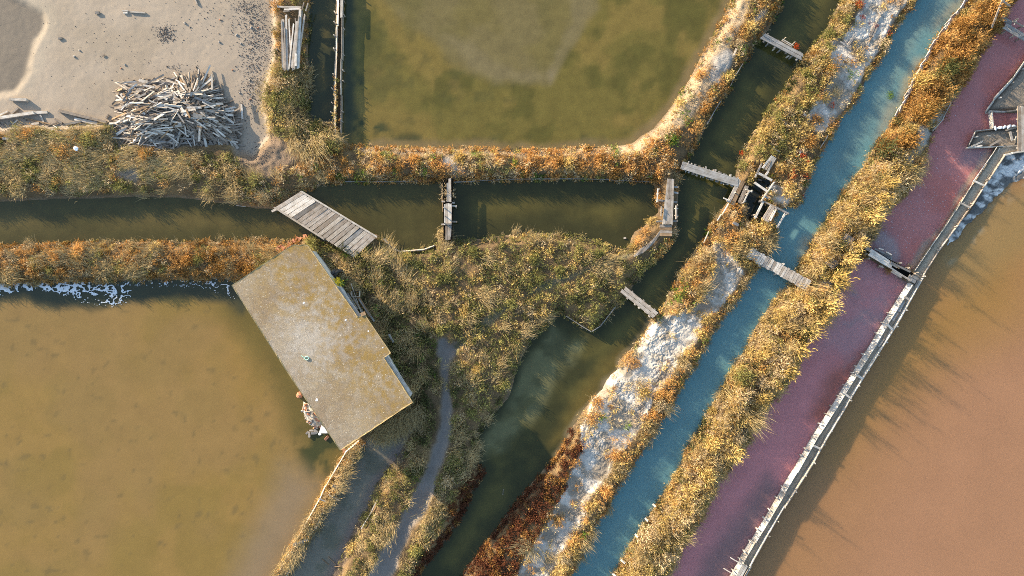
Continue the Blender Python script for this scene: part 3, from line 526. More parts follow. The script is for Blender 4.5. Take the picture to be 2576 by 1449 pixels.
mu2 = t.nodes.new('ShaderNodeMath'); mu2.operation = 'MULTIPLY'; mu2.inputs[1].default_value = 0.9; t.links.new(mu.outputs[0], mu2.inputs[0])
cbase = mixc(t, mu2.outputs[0], cbase, (0.26, 0.165, 0.045))
ds = t.nodes.new('ShaderNodeVectorMath'); ds.operation = 'DISTANCE'; ds.inputs[1].default_value = P(775, 850, HZ); t.links.new(pos, ds.inputs[0])
da = t.nodes.new('ShaderNodeMath'); da.operation = 'MULTIPLY_ADD'; t.links.new(nm_.outputs[0], da.inputs[0]); da.inputs[1].default_value = 5.0; t.links.new(ds.outputs['Value'], da.inputs[2])
mrs = t.nodes.new('ShaderNodeMapRange'); mrs.inputs['From Min'].default_value = 5.2; mrs.inputs['From Max'].default_value = 3.0; mrs.inputs['To Max'].default_value = 0.7; t.links.new(da.outputs[0], mrs.inputs['Value'])
cbase = mixc(t, mrs.outputs[0], cbase, (0.40, 0.36, 0.315))
crk = tex_noise(t, pos, 0.9, 8, .7); cbase = mixc(t, ramp(t, crk.outputs[0], [(0.485, 0.0), (0.5, 0.55), (0.515, 0.0)]).outputs[0], cbase, (0.15, 0.12, 0.09))
sp = ramp(t, tex_noise(t, pos, 15, 1, .4).outputs[0], [(0.715, 0.0), (0.735, 0.7)]).outputs[0]; cbase = mixc(t, sp, cbase, (0.62, 0.57, 0.48))
cbase = mixc(t, 1.0, cbase, ramp(t, nf.outputs[0], [(0.3, (0.72, 0.70, 0.66)), (0.7, (1.2, 1.18, 1.15))]).outputs[0], 'MULTIPLY')
t.links.new(cbase, p.inputs['Base Color']); p.inputs['Roughness'].default_value = 0.95; p.inputs['Specular IOR Level'].default_value = 0.15; bump(t, p, nf.outputs[0], 0.7, 0.03); M['roof'] = m
roof = prism('roof', rp, HZ - 0.16, HZ, M['roof'], hut)
M['lichen'] = plain('lichen', (0.30, 0.22, 0.10), 0.95, 16.0, 0.45)
# crusted raised kerb of lichen along the slab edge, uneven, one strip per side
cx, cy = sum(q.x for q in rp) / len(rp), sum(q.y for q in rp) / len(rp)
bm = bmesh.new()
for i in range(len(rp)):
    a, b = rp[i], rp[(i + 1) % len(rp)]; e = (b - a); L = e.length; e.normalize(); inn = Vector((e.y, -e.x, 0))
    nseg = max(2, int(L / 0.22)); prev = None
    for s in range(nseg + 1):
        c = a + e * L * s / nseg; wv = random.uniform(0.01, 0.07); hv = random.uniform(0.006, 0.03)
        cur = [bm.verts.new(c - inn * 0.01 + Vector((0, 0, -0.05))), bm.verts.new(c - inn * 0.012 + Vector((0, 0, hv))), bm.verts.new(c + inn * wv + Vector((0, 0, 0.002)))]
        if prev:
            for k in range(2): bm.faces.new((prev[k], cur[k], cur[k + 1], prev[k + 1]))
        prev = cur
bmesh.ops.recalc_face_normals(bm, faces=bm.faces); bmesh.ops.translate(bm, verts=bm.verts, vec=-hut.location)
me = bpy.data.meshes.new('roof_edge'); bm.to_mesh(me); bm.free(); obj('roof_edge', me, M['lichen'], hut)
wuv = [(600,721),(742,630),(768,628),(845,731),(893,806),(958,895),(1022,1008),(858,1112)]
wp = [P(u, v, HZ) for u, v in wuv]
for i in range(len(wp)):
    a, b = wp[i], wp[(i + 1) % len(wp)]; e = (b - a).normalized(); nn = Vector((e.y, -e.x, 0)) * 0.12
    prism('wall', [a, b, b + nn, a + nn], -0.3, HZ - 0.163 - 0.001 * i, M['plaster'], hut)
plank('gutter_board', P(851.5, 722, 2.62), P(904, 796, 2.62), 0.24, 0.05, 'pale_wood', hut)
plank('gutter_board', P(970, 898, 2.62), P(1034, 993, 2.62), 0.26, 0.06, 'pale_wood', hut)
plank('step_board', P(908, 792, HZ + .03), P(919, 787, HZ + .03), 0.22, 0.04, 'brown_wood', hut)
M['dropping'] = plain('bird_lime', (0.72, 0.71, 0.69), 0.9)
def blob(name, c, r, mat, parent=None, seed=0, flat=0.2, n=9):
    rr = random.Random(seed); bm = bmesh.new(); top = bm.verts.new((rr.uniform(-.2, .2) * r, rr.uniform(-.2, .2) * r, flat * r)); ring = []; r2 = []
    for k in range(n):
        a = k / n * 2 * PI; q = r * rr.uniform(0.7, 1.15); ring.append(bm.verts.new((q * math.cos(a), q * math.sin(a), 0))); r2.append(bm.verts.new((q * .65 * math.cos(a + .2), q * .65 * math.sin(a + .2), flat * r * rr.uniform(.6, .95))))
    for k in range(n):
        j = (k + 1) % n; bm.faces.new((ring[k], ring[j], r2[j], r2[k])); bm.faces.new((r2[k], r2[j], top))
    me = bpy.data.meshes.new(name); bm.to_mesh(me); bm.free(); o = obj(name, me, mat, parent); o.location = Vector(c) - (parent.location if parent else Vector()); return o
for u, v, r in ((764,762,.10),(870,805,.07),(926,833,.06),(963,874,.05),(797,1006,.12),(804,1092,.12)):
    if r: blob('roof_stain', P(u, v, HZ + .004), r * .75, M['dropping'], hut, seed=int(u), flat=0.012)
cu = bpy.data.curves.new('rope_loop', 'CURVE'); cu.dimensions = '3D'; cu.bevel_depth = 0.022; cu.bevel_resolution = 2
s_ = cu.splines.new('POLY'); pts = [P(758, 894, HZ + .03), P(762, 898, HZ + .03), P(766, 899, HZ + .04)] + [P(771.5 + 4.6 * math.cos(a), 901 - 4.4 * math.sin(a), HZ + .035) for a in [PI * (0.75 + k / 9) for k in range(19)]]
s_.points.add(len(pts) - 1)
for q, v_ in zip(s_.points, pts): q.co = (*v_, 1)
co = bpy.data.objects.new('rope_loop', cu); COL.objects.link(co); dg = bpy.context.evaluated_depsgraph_get(); me = bpy.data.meshes.new_from_object(co.evaluated_get(dg)); bpy.data.objects.remove(co)
me.name = 'rope_loop'; tag(obj('rope_loop', me, M['rope']), 'pale green rope loop lying on the hut roof', 'rope')
def rock(name, c, r, mat, label, cat, seed, sz=(1, 1, .8), group=None):
    rr = random.Random(seed); bm = bmesh.new(); bmesh.ops.create_icosphere(bm, subdivisions=2, radius=1)
    for v in bm.verts: v.co *= rr.uniform(.78, 1.12); v.co.x *= r * sz[0]; v.co.y *= r * sz[1]; v.co.z *= r * sz[2]
    me = bpy.data.meshes.new(name); bm.to_mesh(me); bm.free(); o = obj(name, me, mat); o.location = c; o.rotation_euler.z = rr.uniform(0, 6); return tag(o, label, cat, group)
rock('brick_chunk', P(753, 993, .08), .21, M['brick'], 'lone brick rubble chunk in the pond beside the hut wall', 'rubble', 3)
# collapsed masonry heap: body with brick parts
rh = empty('rubble_heap', tuple(P(786, 1045, 0)), 'broken masonry heap of brick and mortar against the hut pond wall', 'rubble')
bm = bmesh.new(); bmesh.ops.create_icosphere(bm, subdivisions=3, radius=1)
for v in bm.verts:
    k = 1 + .22 * math.sin(v.co.x * 7 + v.co.y * 5) * math.cos(v.co.y * 9); v.co = Vector((v.co.x * .42 * k, v.co.y * .88 * k, v.co.z * .34 * k))
me = bpy.data.meshes.new('mortar'); bm.to_mesh(me); bm.free(); o = obj('mortar', me, M['concrete'], rh); o.rotation_euler.z = R(32)
ubr = unit_plank(77, 2, .14); ubr.materials.append(M['brick']); umo = unit_plank(78, 2, .14); umo.materials.append(M['stone'])
def brick(name, c, rz, s=1.0, me=None, parent=None, tilt=.2):
    o = obj(name, me or ubr, None, parent); o.location = Vector(c) - (parent.location if parent else Vector()); o.rotation_euler = (random.uniform(-tilt, tilt), random.uniform(-tilt, tilt), rz); o.scale = (.25 * s, .12 * s, .08 * s); return o
for k in range(46):
    a = random.uniform(0, 6.28); q = math.sqrt(random.random()); x = q * .44 * math.cos(a); y = q * .92 * math.sin(a); c_, s__ = math.cos(R(32)), math.sin(R(32))
    brick('brick', rh.location + Vector((x * c_ - y * s__, x * s__ + y * c_, .36 * (1 - q * q) + .05)), random.uniform(0, 3), random.uniform(.55, 1.1), ubr if random.random() < .35 else umo, rh, .6)
sl = prism('concrete_slab', [P(808, 1070, .35), P(818, 1077, .35), P(824, 1090, .35), P(802, 1090, .35)], .2, .35, M['whitestone'], None); tag(sl, 'triangular white concrete slab jutting from under the hut roof into the pond', 'slab')
for i, (u, v) in enumerate(((783,1083),(773,1088),(778,1094),(795,1084),(790,1089),(822,1102),(866,1136),(866.5,1132))):
    tag(brick('loose_brick', P(u, v, .05), i * .8, random.uniform(.9, 1.4), umo if i < 5 else ubr, None), ('loose broken brick lying in the pond shallows below the rubble heap' if i < 5 else 'loose brick in the shallows by the hut corner'), 'brick', 'loose bricks by the hut pond wall')
for i in range(22):
    u = 695 + 80 * random.random(); v = 614 - (u - 731) * .28 + random.uniform(-4, 9)
    if u > 735: v = 605 - (u - 735) * .4 + random.uniform(-3, 7)
    tag(brick('edge_brick', G(u, v, .05), random.uniform(0, 3), random.uniform(.8, 1.15)), 'orange brick scattered on the bank at the north tip of the hut', 'brick', 'bricks at the hut tip')
# things beside the hut
def tyre(u, v, z, rot, label):
    bm = bmesh.new(); n = 18; prof = [(.33, -.10), (.36, -.05), (.36, .05), (.33, .10), (.24, .09), (.21, .06), (.21, -.06), (.24, -.09)]
    rg = [[bm.verts.new((r_ * math.cos(k / n * 2 * PI), r_ * math.sin(k / n * 2 * PI), h)) for r_, h in prof] for k in range(n)]
    for k in range(n):
        for j in range(8): bm.faces.new((rg[k][j], rg[(k + 1) % n][j], rg[(k + 1) % n][(j + 1) % 8], rg[k][(j + 1) % 8]))
    bmesh.ops.recalc_face_normals(bm, faces=bm.faces); me = bpy.data.meshes.new('tyre'); bm.to_mesh(me); bm.free(); o = obj('tyre', me, M['rubber']); o.location = P(u, v, z); o.rotation_euler = rot; tag(o, label, 'tyre')
tyre(840, 690, .75, (R(80), R(10), R(55)), 'muddy tyre standing against the hut wall'); tyre(853, 691, .78, (R(50), R(25), R(40)), 'black tyre leaning outward beside the yellow flowering plant')
cr = empty('crate', tuple(G(898, 739)), 'small grey slatted wooden crate tipped beside the leaning lumber', 'crate')
for k in range(4):
    for side in (-1, 1): plank('slat', cr.location + Vector((-.22, side * .17, .1 + k * .1)), cr.location + Vector((.22, side * .17, .1 + k * .1)), .02, .08, 'wood', cr)
for side in (-1, 1):
    for k in range(3): plank('slat', cr.location + Vector((side * .23, -.17, .12 + k * .13)), cr.location + Vector((side * .23, .17, .12 + k * .13)), .02, .1, 'pale_wood', cr)
for k in range(3): plank('slat', cr.location + Vector((-.22, -.12 + k * .12, .05)), cr.location + Vector((.22, -.12 + k * .12, .05)), .09, .02, 'wood', cr)
for a, b, wd, mt, lb in (((903,745),(934,796),.16,'brown_wood','broad brown beam leaning along the hut, outermost of the lumber'),((906,752),(944,808),.11,'grey_wood','grey beam in the lumber strip reaching past the roof notch'),((885,736),(915,786),.09,'wood','thin pale beam in the middle of the lumber beside the hut'),((880,748),(908,792),.12,'brown_wood','dark brown plank nearest the hut gutter'),((878,738),(902,778),.10,'grey_wood','mossy grey plank close beside the hut gutter'),((886,712),(912,788),.03,'pale_wood','thin straight pole lying across the lumber beside the hut'),((948,850),(962,874),.14,'wood','short grey board standing by the bulging roof edge'),((976,905),(1000,950),.08,'grey_wood','thin grey board in the grass beside the lower hut wall'),((981,840),(992,860),.10,'grey_wood','small grey board sunk in the grass right of the hut')):
    A, B = G(*a, .35), G(*b, .3); tag(plank('beam', A, B, wd, .09, mt, None, random.uniform(-.3, .3)), lb, 'beam')
# ------------------------------------------------------------------ wide deck bridge
z = 0.62; br = empty('deck_bridge', tuple(P(815, 560)), 'wide weathered plank deck bridge slanting over the olive channel', 'bridge'); nb_ = 19
T0, T1, B0, B1 = P(757, 482, z), P(948, 597, z), P(692, 521.5, z), P(892, 649, z)
for i in range(nb_):
    f0, f1 = i / nb_, (i + 1) / nb_ - .004; a = T0.lerp(T1, (f0 + f1) / 2); b = B0.lerp(B1, (f0 + f1) / 2); wd = ((T1 - T0).length / nb_) * .90
    plank('plank', a + Vector((0, 0, random.uniform(-.012, .012))), b + Vector((0, 0, random.uniform(-.012, .012))), wd * random.uniform(.95, 1.03), .07, random.choice(('wood', 'wood', 'pale_wood', 'wood', 'pale_wood', 'grey_wood')), br)
nv = Vector(((T1 - T0).y, -(T1 - T0).x, 0)).normalized()
plank('edge_beam', T0 - nv * .03 + Vector((0, 0, .045)), T1 - nv * .03 + Vector((0, 0, .045)), .11, .1, 'pale_wood', br); plank('edge_beam', B0 + nv * .02 + Vector((0, 0, .05)), B0.lerp(B1, .62) + nv * .02 + Vector((0, 0, .05)), .11, .1, 'pale_wood', br)
for f in (.05, .35, .65):
    for q0, q1 in ((T0, T1), (B0, B1)): post(q0.lerp(q1, f), .5, .16, 'wood', br)
plank('crossbeam', P(684, 532, .5), P(700, 524, .5), .13, .12, 'pale_wood', br)
# ------------------------------------------------------------------ footbridges
r_, A, B, t, nr = bridge_long('grey two plank footbridge near the top of the dark creek', (1919, 90.5), (2018, 143.5), .44, 2, .62, 'grey_wood')
for u, v in ((1947.6, 122.5), (1982, 141)): post(P(u, v, .3), .35, .1, 'pale_wood', r_)
plank('rail', P(1968, 98.5, .75), P(1996, 114.5, .75), .05, .05, 'pale_wood', r_); plank('rail', P(1966, 102, .45), P(1992, 117, .45), .06, .05, 'wood', r_)
for u, v in ((1972, 100), (1993, 112)): post(P(u, v, .4), .8, .06, 'pale_wood', r_)
r_, A, B, t, nr = bridge_long('long single deck grey footbridge with protruding crossbeams joining scrub dyke and plank walkway', (1726, 419), (1857, 460), .5, 1, .62, 'grey_wood')
plank('plank', P(1714.5, 415.5, .60), P(1727, 419.5, .60), .5, .05, 'grey_wood', r_)
for k in range(15):
    f = .03 + k / 15 + random.uniform(-.02, .02); c = A.lerp(B, f) - Vector((0, 0, .09)); plank('crossbeam', c - nr * random.uniform(.3, .36), c + nr * random.uniform(.3, .40), random.uniform(.06, .13), .07, random.choice(('wood', 'pale_wood', 'grey_wood')), r_)
plank('board', P(1840, 455, .3), P(1854, 469, .3), .08, .2, 'grey_wood', r_)
wk = empty('walkway', tuple(P(1682, 510)), 'upright weathered plank walkway with side rails between scrub dyke and island', 'walkway'); z = .66
for k in range(4):
    f = (k + .5) / 4; a = P(1679 + 16.5 * f, 449.7 + f, z); b = P(1666 + 26 * f, 564.5, z); c = a.lerp(b, random.uniform(.35, .5))
    wd = .135; plank('plank', a, c, wd * .9, .05, 'wood', wk); plank('plank', c + (b - a).normalized() * .01, b, wd * 1.12, .05, random.choice(('wood', 'pale_wood')), wk)
for a, b in (((1650, 503), (1703, 509)), ((1650, 557), (1705, 556)), ((1690, 483), (1706, 486)), ((1690, 470), (1706, 471))): plank('crossbeam', P(*a, z - .09), P(*b, z - .09), .11, .09, 'grey_wood', wk)
for a, b in (((1700.5, 517), (1700.5, 551)), ((1664, 519), (1662.5, 544)), ((1655, 474), (1653, 508))): plank('rail', P(*a, z + .1), P(*b, z + .1), .07, .06, 'pale_wood', wk)
for a, b in (((1696, 524.5), (1706, 524.5)), ((1696, 542), (1706, 541.5)), ((1651, 488), (1658, 488))): plank('rung', P(*a, z + .02), P(*b, z + .02), .06, .05, 'pale_wood', wk)
for u, v in ((1701, 519), (1701, 549), (1655, 476), (1654, 507), (1663, 530)): post(P(u, v, .4), z + .12, .08, 'wood', wk)
for k in range(4): plank('threshold_board', P(1659.5, 568.5 + k * 7.3, z - .06), P(1690, 568.8 + k * 7.3, z - .06), .17, .05, 'brown_wood' if k % 2 else 'wood', wk)
rm = empty('boardwalk', tuple(G(1625, 615)), 'curved grey boardwalk half buried in scrub below the upright walkway', 'boardwalk')
for k in range(15):
    f = k / 14; u = 1655 - 52 * f; v = 592 + 44 * f + 6 * math.sin(f * PI); a = R(-32 - 12 * f); L = 16 - 3 * f
    c = G(u, v, .12); ddx = math.cos(a + PI / 2); ddy = math.sin(a + PI / 2); h = Vector((ddx, ddy, 0)) * L / PPM
    plank('plank', c - h, c + h, .115, .04, random.choice(('grey_wood', 'wood')), rm)
r_, A, B, t, nr = bridge_long('short grey two board footbridge from island to the salt strip', (1568, 728.5), (1649, 793.5), .50, 2, .6, 'wood', beams=False)
for u, v, s in ((1592,733,1),(1620,755,1),(1648,777,1),(1577,752,-1),(1596,767,-1),(1606,776,-1),(1622,786,-1),(1632,797,-1)):
    c = P(u, v, .48); plank('crossbeam', c, c - nr * s * .55, .11, .09, 'pale_wood' if s < 0 else 'grey_wood', r_)
for f in (.15, .5, .85):
    for s in (-1, 1): post(A.lerp(B, f) + nr * s * .18, .45, .1, 'grey_wood', r_)
pk = empty('plank_walkway', tuple(P(1850, 480)), 'three loose long planks laid side by side at the sluice', 'walkway')
for a, b, wd, mt in (((1861, 452), (1832.5, 509), .23, 'wood'), ((1870.5, 455), (1842, 516), .22, 'brown_wood'), ((1879, 468), (1860, 511), .24, 'wood')): plank('plank', P(*a, .62), P(*b, .6), wd, .05, mt, pk)
plank('rail', P(1885, 480, .75), P(1869.5, 511, .75), .07, .06, 'pale_wood', pk); plank('rail', P(1881, 484, .5), P(1867, 510, .5), .05, .05, 'wood', pk)
for a, b in (((1875.5, 489), (1885, 484)), ((1866, 511), (1877, 505)), ((1876, 476), (1892, 483)), ((1820, 498), (1833, 504))): plank('rung', P(*a, .68), P(*b, .68), .07, .06, 'pale_wood', pk)
for u, v in ((1886, 481), (1870, 511), (1832, 502), (1846, 486)): post(P(u, v, .4), .7, .09, 'wood', pk)
for a, b, wd, lb in (((1898, 459.5), (1929.5, 481), .14, 'single plank bridging the black sluice channel'), ((1908, 435.5), (1942, 454), .14, 'grey beam along the scrub edge above the black sluice'), ((1943, 373.5), (1962, 382), .08, 'short pale stake lying crosswise above the tilted door panel'), ((1933, 431), (1921, 447), .12, 'short pale plank hanging from the tilted panel to the sluice'), ((1899.5, 446), (1916, 411), .10, 'dull grey plank at the east edge of the bushy dyke by the sluice')): tag(plank('plank', P(*a, .6), P(*b, .58), wd, .07, 'pale_wood' if wd > .1 else 'wood'), lb, 'plank')
pn = empty('door_panel', tuple(G(1934, 411)), 'large pale tilted plank panel lying in the scrub by the sluice', 'panel')
for k in range(3):
    f = (k + .5) / 3; a = P(1940.5 + 12.5 * f, 391 + 7 * f, .85); b = P(1915 + 20 * f, 421 + 11 * f, .62); plank('plank', a, b, .135, .03, 'pale_wood', pn)
plank('rod', P(1940, 404, .8), P(1927, 424, .72), .02, .02, 'brown_wood', pn)
sw_ = empty('sluice_gate', tuple(P(1930, 490)), 'timber sluice gate of thin boards and crossbeams beside the black channel', 'sluice')
for a, b, wd, mt in (((1947, 458.5), (1930, 483), .06, 'pale_wood'), ((1930, 483), (1914, 507), .07, 'pale_wood'), ((1928, 472.5), (1944, 477), .10, 'wood'), ((1918, 491.5), (1932.5, 499), .10, 'wood'), ((1909, 505), (1919, 509), .11, 'wood'), ((1920, 506), (1951, 521.5), .09, 'wood'), ((1950, 521), (1983.5, 538), .12, 'grey_wood'), ((1919.5, 507.5), (1899, 548.5), .13, 'pale_wood'), ((1974.5, 538), (1955, 572), .10, 'pale_wood')): plank('beam', P(*a, .56), P(*b, .56), wd, .09 if wd > .08 else .2, mt, sw_)
for u, v in ((1947, 459), (1930, 482), (1914, 506), (1899, 547), (1951, 521), (1982, 537), (1956, 571), (1896, 540)): post(P(u, v, .4), .6, .11, 'wood', sw_)
sb = empty('sluice_bridge', tuple(P(1933, 537)), 'short grey plank footbridge with a pale ladder rail beside the turquoise canal', 'footbridge')
for k in range(3): plank('plank', P(1940 + k * 6.5, 517.5 + k * 3, .62), P(1918.5 + k * 6, 552.5 + k * 3, .62), .15, .05, 'wood', sb)
plank('rail', P(1952.5, 528, .8), P(1938, 556, .8), .06, .06, 'pale_wood', sb); plank('rail', P(1947, 529, .7), P(1934, 554, .7), .05, .05, 'pale_wood', sb)
for k in range(4): plank('rung', P(1947 - k * 3.6, 532 + k * 6.6, .7), P(1951.5 - k * 3.6, 534 + k * 6.6, .75), .05, .04, 'pale_wood', sb)
# slatted footbridge over the turquoise canal
sbz = .6; r_ = empty('footbridge', tuple(P(1958, 676)), 'pale crosswise slatted footbridge over the turquoise canal', 'footbridge'); A, B = P(1884, 634.5, sbz), P(2028.5, 716, sbz); t = (B - A).normalized(); nr = Vector((-t.y, t.x, 0)); L = (B - A).length; x = 0
while x < L:
    wd = random.uniform(.125, .21); c = A + t * (x + wd / 2); plank('plank', c - nr * random.uniform(.31, .37) + Vector((0, 0, random.uniform(-.01, .012))), c + nr * random.uniform(.31, .37) + Vector((0, 0, random.uniform(-.01, .012))), wd - .015, .045, random.choice(('pale_wood', 'pale_wood', 'wood')), r_); x += wd
for s in (-.22, .22): plank('bearer', A + nr * s - Vector((0, 0, .08)), B + nr * s - Vector((0, 0, .08)), .1, .1, 'grey_wood', r_)
for u, v in ((1908, 667), (1915, 668), (1952, 690), (1971, 664), (2000, 700)): post(P(u, v, .3), .42, .15, 'pale_wood', r_)
# overgrown cross dam
dm = empty('cross_dam', tuple(P(1126, 530)), 'narrow overgrown plank walkway dividing the two dark basins', 'walkway')
for a, b, wd, mt in (((1123.5, 512), (1123.5, 567), .14, 'wood'), ((1130.5, 512), (1130.5, 567), .19, 'pale_wood'), ((1135.5, 512), (1135, 567), .07, 'wood'), ((1123, 568.5), (1123, 604), .13, 'wood'), ((1129.5, 568.5), (1129.5, 603), .17, 'wood'), ((1134.5, 568), (1133, 597), .07, 'grey_wood'), ((1131.5, 449), (1132, 508), .17, 'wood'), ((1126, 460), (1126, 508), .12, 'grey_wood')): plank('plank', P(*a, .6), P(*b, .6), wd, .05, mt, dm)
for a, b in (((1137, 517.5), (1149, 518.5)), ((1137, 557.5), (1150, 558)), ((1110.5, 564.5), (1120, 564.5)), ((1111, 507), (1120, 507)), ((1137, 510), (1144, 510)), ((1121, 563), (1137, 562.5))): plank('crossbeam', P(*a, .5 if a[0] != 1121 else .66), P(*b, .5 if a[0] != 1121 else .66), .1, .08, 'wood', dm)
plank('rail', P(1119, 514, .85), P(1119, 565, .85), .06, .06, 'pale_wood', dm); 
for u, v in ((1119, 522), (1119, 544), (1119, 562), (1146, 521), (1146, 557)): post(P(u, v, .4), .9 if u < 1130 else .5, .08, 'wood', dm)
dmb = prism('dam_core', [P(u, v, .4) for u, v in ((1114, 452), (1139, 452), (1137, 608), (1116, 608))], -.4, .45, M['earth'], dm)
# ------------------------------------------------------------------ plank retaining walls
plank_wall('plank_wall', 'sunlit plank revetment on the channel side of the narrow dyke west of the big pond', 'plank wall', [(851,-70),(849.5,0),(846,150),(842.5,240),(841.5,337)], .42, .36, .035, 'pale_wood', lean=-.55, seg=2.0, posts=.8, pside=-1)
plank_wall('plank_wall', 'dark thin plank revetment on the big pond side of the narrow dyke', 'plank wall', [(863,-70),(862,0),(860,150),(858.5,240),(857,335)], .40, .34, .03, 'wood', lean=.1, seg=2.4, posts=.85, pside=1)
tag(plank('plank', P(860, -30, .45), P(859, 44, .45), .15, .04, 'pale_wood'), 'long bleached plank lying on the narrow dyke at its top end', 'plank')
LW = [(2302,682),(2342,622.5),(2370,582),(2402,533),(2445,463),(2495,392),(2508,371)]
plank_wall('plank_wall', 'bright plank revetment on the purple brine side of the upper causeway', 'plank wall', LW, .34, .30, .04, 'pale_wood', lean=-.5, seg=1.9, posts=1.3, pside=-1)
plank_wall('plank_wall', 'thin plank revetment on the salt crust side of the upper causeway', 'plank wall', [(2316,697),(2357,633),(2407,566),(2440,519),(2482,455),(2526,387)], .34, .36, .035, 'wood', lean=.1, seg=2.4, posts=1.8, pside=1)
plank_wall('plank_wall', 'long bleached plank revetment on the purple brine side of the lower causeway', 'plank wall', [(2290,714),(2226,816),(2151,941),(2057,1089),(2002,1186),(1970,1237),(1932,1301),(1866,1411),(1843,1449),(1790,1535)], .42, .36, .04, 'pale_wood', lean=-.62, seg=2.1, posts=.75, pside=-1, pdia=.10)
plank_wall('plank_wall', 'thin bleached plank revetment on the orange pan side of the lower causeway', 'plank wall', [(2315,700),(2248,820),(2172,941),(2082,1089),(2047,1153),(1972,1270),(1932,1337),(1885,1420),(1868,1449),(1818,1535)], .42, .46, .05, 'pale_wood', lean=-.12, seg=2.6, posts=1.1, pside=1, pdia=.09)
for a, b, lb in (((2275,746),(2288,755),'highest'),((2231,814.5),(2245,829.5),'second highest'),((2152,941.5),(2170,952.5),'third'),((2122,989),(2142,1002.5),'fourth'),((2046,1121),(2064,1129),'lowest')):
    tag(plank('tie_board', P(*a, .5), P(*b, .48), .13, .05, 'pale_wood'), lb + ' tie board lying across the lower causeway', 'board', 'tie boards across the lower causeway')
for a, b, lb in (((2449,454.5),(2478,468),'pale tie board lying across the upper causeway at its salt crust end'),((2414,509.5),(2441,523),'pale tie board lying across the middle of the upper causeway')): tag(plank('tie_board', P(*a, .42), P(*b, .40), .11, .06, 'pale_wood'), lb, 'board')
for a, b, wd, lb in (((2274,756),(2260,784),.19,'broad loose board inside the lower causeway, topmost of four'),((2257,786),(2245,806),.17,'loose board inside the lower causeway, second of four'),((2221.5,841),(2200,878),.12,'long thin loose board inside the lower causeway beside the bright wall'),((2224.5,850),(2210,872),.14,'loose board inside the lower causeway, lowest of four')): tag(plank('loose_board', P(*a, .36), P(*b, .36), wd, .035, 'grey_wood' if wd > .15 else 'wood'), lb, 'board')
for a, b, lb in (((1837,1402.5),(1866,1419.5),'upper thin pole jutting from the causeway into the purple brine'),((1821,1430),(1849,1447),'lower thin pole jutting from the causeway into the purple brine')): tag(plank('pole', P(*a, .4), P(*b, .5), .055, .055, 'pale_wood'), lb, 'pole')
for k in range(2): tag(plank('deck_plank', P(1872 + k * 7, 1420 + k * 3, .5), P(1842 + k * 7, 1474 + k * 3, .5), .22 if k == 0 else .13, .05, 'pale_wood'), ('broad' if k == 0 else 'narrow') + ' bleached deck plank on the causeway at the bottom of the frame', 'plank')
tag(plank('pole', P(1869, 1423, .46), P(1879, 1428, .46), .05, .05, 'wood'), 'short stick across the top of the causeway deck planks', 'pole')
# jagged board edging on the far bank of the turquoise canal
eg = empty('board_edging', tuple(P(2340, 150)), 'jagged row of bright white boards edging the turquoise canal bank', 'edging'); ep = [P(u, v, .22) for u, v in ((2440,-14),(2407,33),(2382,66),(2352,108),(2327,151),(2307,187),(2287,227),(2270,263),(2256,291))]
for c, t in along(ep, .27):
    nr = Vector((-t.y, t.x, 0)); L = random.uniform(.30, .62); dv = (t + nr * random.uniform(-.35, .15)).normalized() * L / 2; j = nr * random.uniform(-.07, .07)
    plank('board', c - dv + j, c + dv + j + Vector((0, 0, random.uniform(-.04, .08))), random.uniform(.13, .24), .05, 'pale_wood', eg, roll=-.5 + random.uniform(-.2, .2))
def edging(label, pts, zt, mat='grey_wood', h=.2, th=.045, posts=0, pside=1, lean=0): return plank_wall('edging_board', label, 'edging', pts, zt, h, th, mat, lean=lean, seg=2.6, posts=posts, pside=pside, pdia=.07)
edging('thin grey boards edging the scrub dyke above the right hand dark basin', [(1142,457.5),(1194,455),(1288,451),(1438,450),(1538,452.5),(1638,457)], .16, 'grey_wood', h=.14, posts=1.6, pside=1)
edging('grey boards edging the dyke above the left hand basin', [(869,457.5),(925,458),(990,458),(1060,456)], .16, 'grey_wood', h=.12)
edging('pale edging boards at the bay tip of the small basin by the deck bridge', [(966,600),(989,624),(1006,633),(1069,627),(1093,618)], .28, 'wood', lean=.4)
edging('thin grey edging on the blunt promontory of the island', [(1423,795),(1455,815),(1487,834)], .32, 'grey_wood'); edging('thin dark edging on the channel side of the promontory', [(1489,833),(1510,820),(1547,772)], .34, 'grey_wood')
edging('bleached batten edging the west side of the thin dyke below the hut', [(903,1110),(869,1139),(839,1189),(819,1223),(804,1258),(770,1318),(741,1369),(694,1452),(670,1500)], .4, 'pale_wood', h=.16, th=.03, lean=-.4)
edging('bleached batten edging the slough side of the thin dyke below the hut', [(915,1118),(890,1152),(869,1184),(840,1238),(809,1290),(794,1329),(764,1365),(722,1448),(700,1490)], .36, 'pale_wood', h=.16, th=.03, lean=.1)
edging('thin batten along the lit edge of the olive bank beside the slough', [(950,1256),(936,1284),(920,1310),(908,1330)], .45, 'pale_wood', h=.07, th=.05)
edging('thin pole edging the scrub bank above the red brine', [(2392,258),(2372,300),(2346,330)], .35, 'pale_wood', h=.08, th=.05)
edging('pale thin boards edging the creek side of the scrub dyke', [(1868,160),(1852,186),(1838,217)], .38, 'grey_wood', h=.1); edging('pale thin board at the foot of the scrub dyke beside the creek', [(1812,255),(1795,283),(1778,312)], .38, 'grey_wood', h=.1)
edging('pale batten at the creek edge of the salt strip', [(1832,512),(1815,540),(1805,556)], .5, 'pale_wood', h=.12); edging('rough pale batten below the first one on the creek edge of the salt strip', [(1782,582),(1770,610)], .4, 'pale_wood', h=.12)
edging('weathered batten at the canal edge beneath the scrub', [(2088,330),(2072,356),(2062,372)], .3, 'pale_wood', h=.09)
